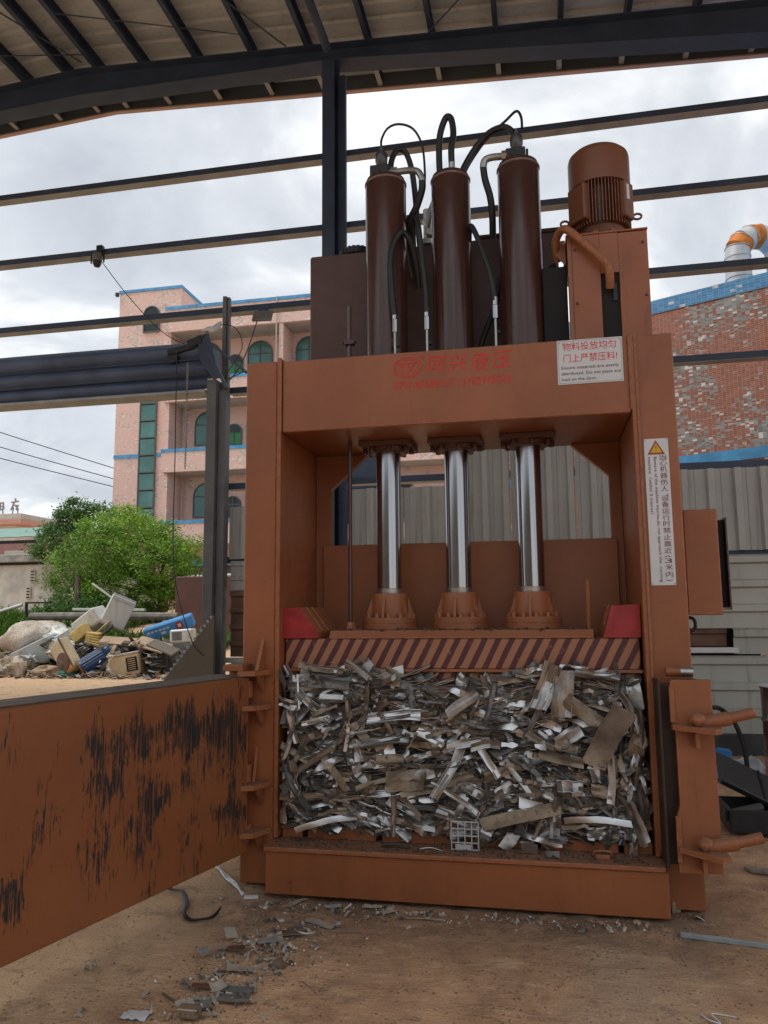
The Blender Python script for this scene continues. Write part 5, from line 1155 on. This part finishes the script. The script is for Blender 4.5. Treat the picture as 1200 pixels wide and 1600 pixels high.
part('wall', B().box(-70, -49, 60, 75, 0, 10.3, 0), simple('far_white_wall', (.55, .52, .50), .8, 0, .1, .5), fb); part('roof_slab', B().box(-70, -47.5, 58.8, 76, 10.305, 10.75, 0), simple('far_red_trim', (.45, .25, .19), .8, 0, .1, .5), fb); part('parapet', B().box(-70, -47.6, 58.9, 75.9, 10.755, 11.3, 0), SOFFIT, fb)
rsn = thing('roof_sign', 'two rusting sign characters on stilts on the far roof', 'sign', (-50, 60, 11.3))
for (xc, strokes) in ((-50.35, [((-.5, 1.3), (.4, 1.4)), ((.4, 1.4), (.5, .5)), ((.5, .5), (-.5, .4)), ((-.5, .4), (-.5, 1.3)), ((-.4, .9), (.4, .9)), ((0, 1.4), (0, .3))]), (-48.75, [((0, 1.9), (.1, 1.5)), ((-.5, 1.4), (.5, 1.5)), ((-.1, 1.4), (-.5, .3)), ((-.2, 1.0), (.5, .9)), ((.4, .9), (.2, .3)), ((.1, .9), (.5, .3))])):
    b = B()
    for (p, q) in strokes: b.cyl((xc+p[0]*.8, 59.5, 11.5+p[1]*.7), (xc+q[0]*.8, 59.5, 11.5+q[1]*.7), .085, n=6)
    part('sign_character', b, simple('sign_grey', (.28, .25, .24), .7) if xc < -50 else bpy.data.materials['sign_grey'], rsn)
    part('sign_stilt', B().cyl((xc-.3, 59.6, 11.3), (xc-.2, 59.6, 12), .05, n=5).cyl((xc+.3, 59.6, 11.3), (xc+.2, 59.6, 12), .05, n=5), BLACK, rsn)
for a, c_, w_ in (((-30, 23, 12.2), (-20.85, 30.2, 9.01), 'highest'), ((-30, 23, 11.3), (-20.83, 30.2, 8.46), 'middle'), ((-30, 23, 10.6), (-20.82, 30.2, 8.06), 'lowest')):
    m_ = ((a[0]+c_[0])/2, (a[1]+c_[1])/2, (a[2]+c_[2])/2-.10)
    solo('power_line', B().tube([a, m_, c_], .022, 5), BLACK, f'{w_} of three black power lines running to the pink block', 'power line', 'power lines to the pink block')
rw = thing('low_annex', 'low red brown annex with a blue band right of the tree', 'annex', (-10, 20, 1))
part('wall', B().box(-12.2, -6, 20, 22, .5, 3.28, 0), REDWALL, rw); part('blue_band', B().box(-11.75, -6, 19.95, 22, 3.285, 3.52, 0), BLUEP, rw); part('pipe', B().cyl((-12, 19.9, 2.92), (-6, 19.9, 3.02), .05, n=8), WHITE, rw)
solo('garden_wall', B().box(-9.4, -6.2, 14.2, 14.4, .8, 2.62, .02), REDWALL, 'dark red wall in shade behind the left gatepost', 'wall')
ra = thing('pipe_rail', 'black railing post with a sloping white pipe at the weeds', 'railing', (-14.3, 15, 1))
part('rail', B().box(-14.35, -13.6, 14.97, 15.03, 1.98, 2.03, .004).box(-14.4, -14.33, 14.97, 15.03, .9, 2.03, .004), BLACK, ra); part('pipe', B().tube([(-14.42, 14.9, 1.95), (-15.0, 14.8, 1.78), (-15.5, 14.7, 1.62), (-15.7, 14.7, 1.45)], .05, 8), APPL, ra)

# ------------------------------------------------------------------ trees and weeds
def crown(blobs, n, size, seed, clump=.15, hollow=.5):
    r = np.random.RandomState(seed); bl = np.array(blobs, float); w = bl[:, 3]*bl[:, 5]; w /= w.sum()
    nc = n//60; bi = r.choice(len(bl), nc, p=w); d = r.normal(size=(nc, 3)); d /= np.linalg.norm(d, axis=1)[:, None]
    rad = (hollow+(1-hollow)*r.rand(nc)**.6)[:, None]; cc = bl[bi, :3]+d*bl[bi, 3:]*rad
    ci = r.randint(0, nc, n); P = cc[ci]+r.normal(size=(n, 3))*clump*np.array([1, 1, .7])*r.uniform(.6, 1.3, (nc, 1))[ci]
    nrm = r.normal(size=(n, 3))+np.array([-.1, -.3, .9]); nrm /= np.linalg.norm(nrm, axis=1)[:, None]
    t = np.cross(nrm, r.normal(size=(n, 3))); t /= np.linalg.norm(t, axis=1)[:, None]; s_ = np.cross(nrm, t)
    L_ = size*r.uniform(.6, 1.3, (n, 1)); W_ = L_*.42
    V = np.stack([P-t*L_*.5, P+s_*W_*.5-nrm*L_*.06, P+t*L_*.5, P-s_*W_*.5-nrm*L_*.06], 1).reshape(-1, 3)
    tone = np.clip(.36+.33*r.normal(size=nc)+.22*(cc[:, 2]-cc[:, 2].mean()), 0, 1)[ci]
    return V, np.arange(4*n).reshape(n, 4), tone
def leaf_part(name, V, F, mat, parent, tone):
    me = bpy.data.meshes.new(name); off = OFF[parent]; me.from_pydata((V-np.array(off)).tolist(), [], F.tolist()); me.materials.append(mat)
    at = me.attributes.new('tone', 'FLOAT', 'POINT'); at.data.foreach_set('value', np.repeat(tone, 4).astype(np.float32))
    o = bpy.data.objects.new(name, me); C.objects.link(o); o.parent = parent; return o
tx = lambda px: -16.75+.02155*px
tz = lambda py: 5.13-(py-785)*.0199
def tree(name, label, base, blobs, n, size, seed, mat, limbs, Y=17.0, ym=1.0):
    t = thing(name, label, 'tree', base)
    bl = []
    for px, py, rx, ry, dy in blobs:
        k = (Y+dy+4.615)/21.615; bl.append((tx(px)*k, Y+dy, 1.6+(tz(py)-1.6)*k, rx*.0215*k, ry*.0215*ym*1.1*k, ry*.0199*k))
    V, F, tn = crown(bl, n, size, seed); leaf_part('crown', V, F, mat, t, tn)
    b0 = Vector(base); tb_ = B().tube([b0-Vector((0, 0, .2)), b0+Vector((.1, 0, .7)), b0+Vector((.05, .1, 1.6))], [.13, .10, .07], 10); part('trunk', tb_, BARK, t)
    for (px, py, dy) in limbs:
        k = (Y+dy+4.615)/21.615; e_ = Vector((tx(px)*k, Y+dy, 1.6+(tz(py)-1.6)*k)); part('limb', B().tube([b0+Vector((.05, .05, .8)), b0.lerp(e_, .5)+Vector((0, 0, .45)), e_], [.08, .05, .015], 6), BARK, t)
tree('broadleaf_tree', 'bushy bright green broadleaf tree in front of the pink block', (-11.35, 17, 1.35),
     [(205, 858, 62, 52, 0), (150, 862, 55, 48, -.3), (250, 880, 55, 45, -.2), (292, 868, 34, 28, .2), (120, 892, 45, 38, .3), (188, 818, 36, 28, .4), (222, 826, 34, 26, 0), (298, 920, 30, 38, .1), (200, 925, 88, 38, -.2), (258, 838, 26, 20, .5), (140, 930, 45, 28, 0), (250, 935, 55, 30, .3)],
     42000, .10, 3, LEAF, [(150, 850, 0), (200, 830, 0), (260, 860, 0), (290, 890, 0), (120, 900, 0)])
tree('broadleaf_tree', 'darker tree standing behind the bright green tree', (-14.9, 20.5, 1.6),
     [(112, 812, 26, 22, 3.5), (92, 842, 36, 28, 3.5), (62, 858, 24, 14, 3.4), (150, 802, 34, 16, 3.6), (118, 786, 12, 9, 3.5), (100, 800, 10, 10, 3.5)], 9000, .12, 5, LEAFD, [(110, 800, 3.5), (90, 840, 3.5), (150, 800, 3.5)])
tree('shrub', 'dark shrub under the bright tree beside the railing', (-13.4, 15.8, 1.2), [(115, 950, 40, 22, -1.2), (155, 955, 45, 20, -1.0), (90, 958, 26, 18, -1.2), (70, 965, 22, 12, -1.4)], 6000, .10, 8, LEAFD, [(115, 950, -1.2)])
def weeds(name, label, n, rx, ry, hh, seed):
    r = np.random.RandomState(seed); x = r.uniform(*rx, n); y = r.uniform(*ry, n); z = gz(x, y)-.02; h = hh*r.uniform(.35, 1.0, n)*(.7+.6*vnoise(x, y, .7, seed)); a = r.uniform(0, 6.28, n); w = .035*r.uniform(.5, 1.6, n)
    d = np.stack([np.cos(a), np.sin(a), 0*a], 1); up = np.stack([d[:, 0]*.35, d[:, 1]*.35, 1+0*a], 1)*h[:, None]; p = np.stack([x, y, z], 1); s_ = np.stack([-np.sin(a), np.cos(a), 0*a], 1)*w[:, None]
    V = np.stack([p-s_*.3, p+up*.5-s_, p+up+d*h[:, None]*.15, p+up*.5+s_], 1).reshape(-1, 3); F = np.arange(4*n).reshape(n, 4)
    me = bpy.data.meshes.new(name); me.from_pydata(V.tolist(), [], F.tolist()); me.materials.append(GRASSM); o = bpy.data.objects.new(name, me); C.objects.link(o); o['kind'] = 'stuff'; o['label'] = label
weeds('weeds', 'tall green weeds between the rubbish heap and the old wall', 9000, (-19, -11.2), (11.9, 17), .60, 4)
weeds('weeds', 'green weeds around the fallen pole behind the heap', 4200, (-12.2, -7.4), (11.6, 13.3), .50, 6)
solo('fallen_pole', B().tube([(-13.2, 13.6, 1.62), (-11.0, 13.5, 1.60), (-8.9, 13.4, 1.58)], [.10, .12, .10], 10), simple('weathered_wood', (.20, .18, .155), .9, 0, .4, 6, .3), 'grey weathered pole lying behind the rubbish heap', 'pole')
solo('white_batten', B().obox((-10.7, 13.2, 1.77), (2.0, .08, .06), Matrix.Rotation(R(1), 3, 'Y'), .005), APPL, 'thin white batten lying on the fallen pole', 'batten')
solo('white_batten', B().obox((-10.65, 13.1, 2.12), (1.15, .04, .04), Matrix.Rotation(R(33), 3, 'Y'), .005), APPL, 'thin white batten sticking up aslant over the heap', 'batten')

# ------------------------------------------------------------------ rubbish heap outside
hx = lambda u: -11.24+.0147*u
hz = lambda v: .26+(1065-v)*.01315
def mound(x): return .42+.62*math.exp(-((x+9.9)/1.5)**2)+.55*math.exp(-((x+8.0)/.75)**2)
b = B().grid(40, 16, lambda u, v: (-12.8+6.0*u, 9.75+2.6*v, .30+(mound(-12.8+6*u)-.32)*math.sin(min(1, v*1.6+.02)*math.pi/2)*(1-.5*max(0, v-.6))*min(1, 8*u, 8*(1-u))+.10*float(vnoise(np.array(u*30), np.array(v*12), 1.0, 5)-.5)))
solo('heap_core', b, simple('heap_dark', (.055, .05, .045), .95, 0, .6, 5, .5), 'dark mass of mixed rubbish under the discarded appliances', None, kind='stuff')
V, F, MI = soup(950, ((-11.9, -7.0), (9.45, 10.9), (.42, 1.25)), 21, [0, 1, 2, 3, 4, 5, 2], 1.9, lambda x: mound(x)+.05, True)
mass('heap_litter', V, F, MI, [CLOTHG, CARD, BAGW, BLACK, SHEETW, TANP], 'torn board, cloth and sheet scraps strewn over the heap')
V, F, MI = soup(260, ((-11.6, -7.0), (9.1, 9.75), (.40, .46)), 22, [0, 1, 1, 2], 1.3, None, True)
mass('sand_litter', V, F, MI, [CLOTHG, CARD, BAGW, BARK], 'straw and board scraps on the sand before the heap')
def blob(c, r_, seed, amp=.25, n=18, fold=7):
    rr = np.random.RandomState(seed).uniform(-1, 1, 12); c = Vector(c)
    def fn(u, v):
        t, p = u*2*math.pi, v*math.pi; k = 1+amp*(.5*math.sin(3*t+rr[0]*6)*math.sin(p)+.35*math.sin(fold*t+rr[1]*5+4*p)*math.sin(p)+.4*math.sin(5*p+rr[2]*5+2*t)*math.sin(p))
        return (c.x+r_[0]*k*math.sin(p)*math.cos(t), c.y+r_[1]*k*math.sin(p)*math.sin(t), c.z+r_[2]*k*math.cos(p))
    return B().grid(n*2+1, n, fn)
bagt = solo('rubbish_sack', blob((-10.72, 10.35, 1.10), (.78, .5, .42), 3, .22, 22, 9), BAGW, 'big stuffed woven sack slumped at the left end of the heap', 'sack', angle=0)
for p in bagt.data.polygons: p.use_smooth = True
def appliance(name, label, cat, c, size, ry, rx=0, rz=0, mat=APPL, extra=None):
    t = thing(name, label, cat, c); M3 = Matrix.Rotation(R(rz), 3, 'Z')@Matrix.Rotation(R(ry), 3, 'Y')@Matrix.Rotation(R(rx), 3, 'X'); c = Vector(c)
    part('body', B().obox(c, size, M3, .025), mat, t)
    def sub(nm, off, sz, mt, bev=.004, par=None): return part(nm, B().obox(c+M3@Vector(off), sz, M3, bev), mt, par or t)
    if extra: extra(sub, size, c, M3, t)
    return t
def fridge(sub, s_, c, M3, t):
    sub('door', (-.02, -s_[1]/2-.022, 0), (s_[0]-.03, .04, s_[2]-.02), APPLB); sub('base_panel', (-s_[0]/2-.011, 0, 0), (.02, s_[1]-.05, s_[2]-.06), simple('dull_grey_plastic', (.25, .25, .24), .6)); sub('handle', (s_[0]/2-.08, -s_[1]/2-.05, .1), (.015, .02, .14), WHITE)
appliance('fridge', 'blue grey fridge lying on its side in front of the sack', 'fridge', (-10.28, 9.85, .86), (.86, .40, .46), -25, 12, 5, APPLB, fridge)
def wash(sub, s_, c, M3, t):
    sub('lid', (0, 0, s_[2]/2+.012), (s_[0]-.03, s_[1]-.03, .02), WHITE); sub('front_panel', (0, -s_[1]/2-.008, -.04), (s_[0]-.05, .012, s_[2]-.16), APPL); sub('control_strip', (0, -s_[1]/2-.009, s_[2]/2-.06), (s_[0]-.05, .014, .07), SHEETW)
appliance('washing_machine', 'tall white washing machine tilted on top of the heap', 'washing machine', (-8.86, 10.5, 1.68), (.52, .50, .66), 24, 0, 30, APPL, wash)
appliance('cabinet', 'white metal cabinet leaning against the tilted washing machine', 'cabinet', (-9.36, 10.3, 1.50), (.66, .42, .34), -33, 10, -8, APPL, lambda sub, s_, c, M3, t: (sub('door', (0, -s_[1]/2-.012, 0), (s_[0]-.06, .02, s_[2]-.05), APPL), sub('handle', (.2, -s_[1]/2-.03, .05), (.02, .02, .06), SHEETW)))
def hollow(sub, s_, c, M3, t):
    sub('opening', (0, -s_[1]/2-.004, .01), (s_[0]-.09, .006, s_[2]-.08), simple('shaded_liner', (.42, .42, .38), .7))
    for sx in (-1, 1): sub('frame_bar', (sx*(s_[0]/2-.02), -s_[1]/2-.02, 0), (.035, .035, s_[2]), APPL)
appliance('drawer_box', 'small open white drawer box wedged between fridge and cabinet', 'box', (-9.72, 10.05, 1.17), (.42, .3, .26), -30, 0, 5, APPL, hollow)
def acu(sub, s_, c, M3, t):
    ctr = c+M3@Vector((.10, -s_[1]/2, 0)); q = M3@Matrix.Rotation(R(90), 3, 'X')
    f_ = part('fan_opening', B().lathe([(.17, -.002), (.17, .008), (.0, .008)], ctr, 28, q), VOID, t); part('fan_ring', B().lathe([(.165, .009), (.185, .009), (.185, .022), (.165, .022)], ctr, 28, q), RUSTP, f_)
    for a in range(4): part('fan_blade', B().obox(ctr+q@(Matrix.Rotation(a*math.pi/2+.4, 3, 'Z')@Vector((.08, 0, .014))), (.14, .07, .006), q@Matrix.Rotation(a*math.pi/2+.4, 3, 'Z')@Matrix.Rotation(.4, 3, 'X'), .001), simple('fan_grey', (.11, .11, .115), .5), f_)
    sub('rust_edge', (0, -s_[1]/2-.006, s_[2]/2-.025), (s_[0], .01, .045), RUSTP); sub('rust_edge', (s_[0]/2-.03, -s_[1]/2-.0065, 0), (.04, .01, s_[2]-.05), ORANGE)
appliance('air_conditioner', 'yellowed air conditioner unit on end with its fan showing rust', 'air conditioner', (-9.32, 9.42, .80), (.70, .24, .40), 52, 8, -12, CREAM, acu).location
solo('foam_block', B().obox((-9.36, 9.95, 1.25), (.38, .22, .24), Matrix.Rotation(R(-38), 3, 'Y'), .02), FOAM, 'yellow foam block above the air conditioner', 'foam block')
b = B()
for k in range(5): b.obox((-9.02, 9.95, 1.05+.05*k), (.34-.01*k, .26, .044), Matrix.Rotation(R(14-2*k), 3, 'Y'), .012)
solo('foam_block', b, FOAM, 'layered yellow foam block right of the air conditioner', 'foam block')
mo = thing('scrap_motor', 'blue electric motor lying in front of the heap', 'motor', (-8.97, 9.55, .42))
p0, p1 = Vector((-8.95, 9.40, .58)), Vector((-8.62, 9.66, .84)); ax_ = (p1-p0).normalized()
part('motor_body', B().tube([p0, p1], .165, 28, True, 0), MOTBLUE, mo); part('flange', B().tube([p0-ax_*.05, p0-ax_*.005], .20, 28, True, 0), RUSTP, mo); part('end_bell', B().tube([p1+ax_*.002, p1+ax_*.09, p1+ax_*.12], [.172, .17, .12], 28, True, 0), MOTBLUE, mo); part('shaft_hole', B().tube([p0-ax_*.058, p0-ax_*.051], .10, 20, True, 0), VOID, mo)
uq = ax_.cross(Vector((0, 0, 1))).normalized(); vq = uq.cross(ax_); b = B()
for k in range(20):
    t_ = k*math.pi/10; d_ = uq*math.cos(t_)+vq*math.sin(t_); b.cyl(p0+d_*.168+ax_*.03, p1+d_*.168-ax_*.03, .010, n=4)
part('cooling_fins', b, MOTBLUE, mo, kind='stuff')
def crt(sub, s_, c, M3, t):
    o = sub('window', (.16, -s_[1]/2-.004, 0), (.22, .006, .27), VOID)
    for k in range(6): sub('grille_bar', (.16, -s_[1]/2-.012, -.10+.04*k), (.15, .008, .018), CARD, .002, o)
    sub('top_lip', (0, 0, s_[2]/2+.012), (s_[0]+.02, s_[1]+.02, .03), APPL)
appliance('microwave_oven', 'cream coloured microwave oven with a barred dark opening', 'microwave', (-8.10, 9.62, .64), (.60, .42, .42), -10, 0, 12, CREAM, crt)
appliance('black_case', 'black appliance case behind the cream microwave oven', 'case', (-7.58, 9.9, .68), (.36, .4, .44), -8, 0, 25, BLACK, lambda sub, s_, c, M3, t: [sub('slot', (0, -s_[1]/2-.003, -.05+.08*k), (.18, .005, .03), simple('case_grey', (.09, .09, .09), .5) if k == 0 else bpy.data.materials['case_grey']) for k in range(3)])
solo('cream_cord', B().tube([(-8.2, 9.36, .86), (-8.32, 9.34, .72), (-8.28, 9.33, .55), (-8.16, 9.34, .42), (-8.3, 9.3, .415), (-8.5, 9.3, .415)], .010, 6), CREAM, 'cream power cord looped over the microwave oven', 'cord')
def bsign(sub, s_, c, M3, t):
    d = part('logo_disc', B().lathe([(.085, 0), (.085, .006), (0, .006)], c+M3@Vector((.25, -s_[1]/2-.001, .0)), 20, M3@Matrix.Rotation(R(90), 3, 'X')), REDP, t); sub('logo_mark', (.25, -s_[1]/2-.010, .0), (.07, .003, .075), APPL, .001, d)
    for k in range(6): sub('print_mark', (-.42+.085*k, -s_[1]/2-.002, .03), (.055, .003, .035), APPL, 0)
    sub('print_mark', (-.12, -s_[1]/2-.002, -.05), (.10, .003, .05), APPL, 0)
appliance('blue_sign_box', 'blue shop sign box lying aslant on the heap with a red round mark', 'sign box', (-7.56, 10.3, 1.37), (1.06, .20, .26), -17, 22, 6, SIGNBLUE, bsign)
appliance('white_monitor', 'small white monitor with a grey screen below the blue sign box', 'monitor', (-7.10, 10.0, 1.20), (.46, .3, .26), -4, 0, 8, APPL, lambda sub, s_, c, M3, t: (sub('screen', (-.08, -s_[1]/2-.003, 0), (.2, .005, .17), simple('grey_screen', (.16, .17, .16), .3)), sub('knob_panel', (.15, -s_[1]/2-.003, 0), (.07, .005, .12), SHEETW)))
for k, (x, y, z, l, w_, ry, rz, m_, lb) in enumerate(((-8.45, 9.85, 1.10, .75, .3, 4, 5, CARD, 'brown board jutting out left of the blue sign box'), (-8.0, 9.75, 1.06, .55, .12, 3, 8, BARK, 'dark brown plank edge under the boards of the heap'), (-7.65, 9.75, 1.03, .8, .35, 12, -12, CARD, 'long tan board sloping right across the heap'), (-7.35, 9.65, .98, .7, .25, 17, -16, TANP, 'dull board sloping under the tan board'), (-7.9, 9.85, .90, .8, .3, -3, 6, BLACK, 'black sheet hanging below the boards of the heap'), (-8.98, 10.1, 1.36, .45, .10, -42, 10, CARD, 'wooden slat sticking up beside the washing machine'), (-8.85, 10.0, 1.28, .42, .14, -38, 20, BLACK, 'black slat leaning beside the wooden slat'), (-10.0, 9.55, .50, .4, .2, -25, 10, CARD, 'torn cardboard piece before the fridge'))):
    solo('board', B().obox((x, y, z), (l, w_, .035), Matrix.Rotation(R(rz), 3, 'Z')@Matrix.Rotation(R(ry), 3, 'Y')@Matrix.Rotation(R(25), 3, 'X'), .004), m_, lb, 'board')
for nm, c_, r_, sd, m_, lb, ct in (('white_bag', (-9.62, 9.72, .93), (.26, .2, .22), 5, APPL, 'small knotted white bag below the foam block', 'bag'), ('cloth', (-11.05, 9.7, .66), (.16, .15, .17), 6, PINKC, 'pink crumpled cloth at the far left of the heap', 'cloth'), ('cloth', (-9.27, 9.35, .46), (.16, .12, .10), 7, TEAL, 'teal rag at the foot of the blue motor', 'rag'), ('rubbish_sack', (-10.15, 10.25, 1.22), (.30, .25, .20), 31, APPL, 'pale crumpled bag between the fridge and the big woven sack', 'bag'), ('rubbish_sack', (-8.10, 10.0, .95), (.34, .2, .16), 33, CLOTHG, 'grey sagging sack under the boards beside the blue sign box', 'sack'), ('cloth', (-8.75, 9.45, .47), (.22, .14, .08), 35, CLOTHG, 'dirty grey rag on the sand between motor and microwave', 'rag'), ('rubbish_sack', (-10.55, 9.6, .60), (.36, .2, .22), 8, BAGW, 'flat pale sack under the left end of the fridge', 'sack'), ('rubbish_sack', (-8.62, 9.75, .78), (.24, .2, .28), 9, CLOTHG, 'grey crumpled bag right of the blue motor', 'bag'), ('cloth', (-9.75, 9.45, .52), (.28, .16, .12), 12, CARD, 'tan crumpled cloth at the foot of the air conditioner', 'cloth'), ('rubbish_sack', (-8.35, 9.6, .56), (.16, .12, .14), 13, PLASTIC, 'silvery plastic bundle left of the microwave oven', 'plastic')):
    o = solo(nm, blob(c_, r_, sd, .45, 14, 5), m_, lb, ct, angle=0)
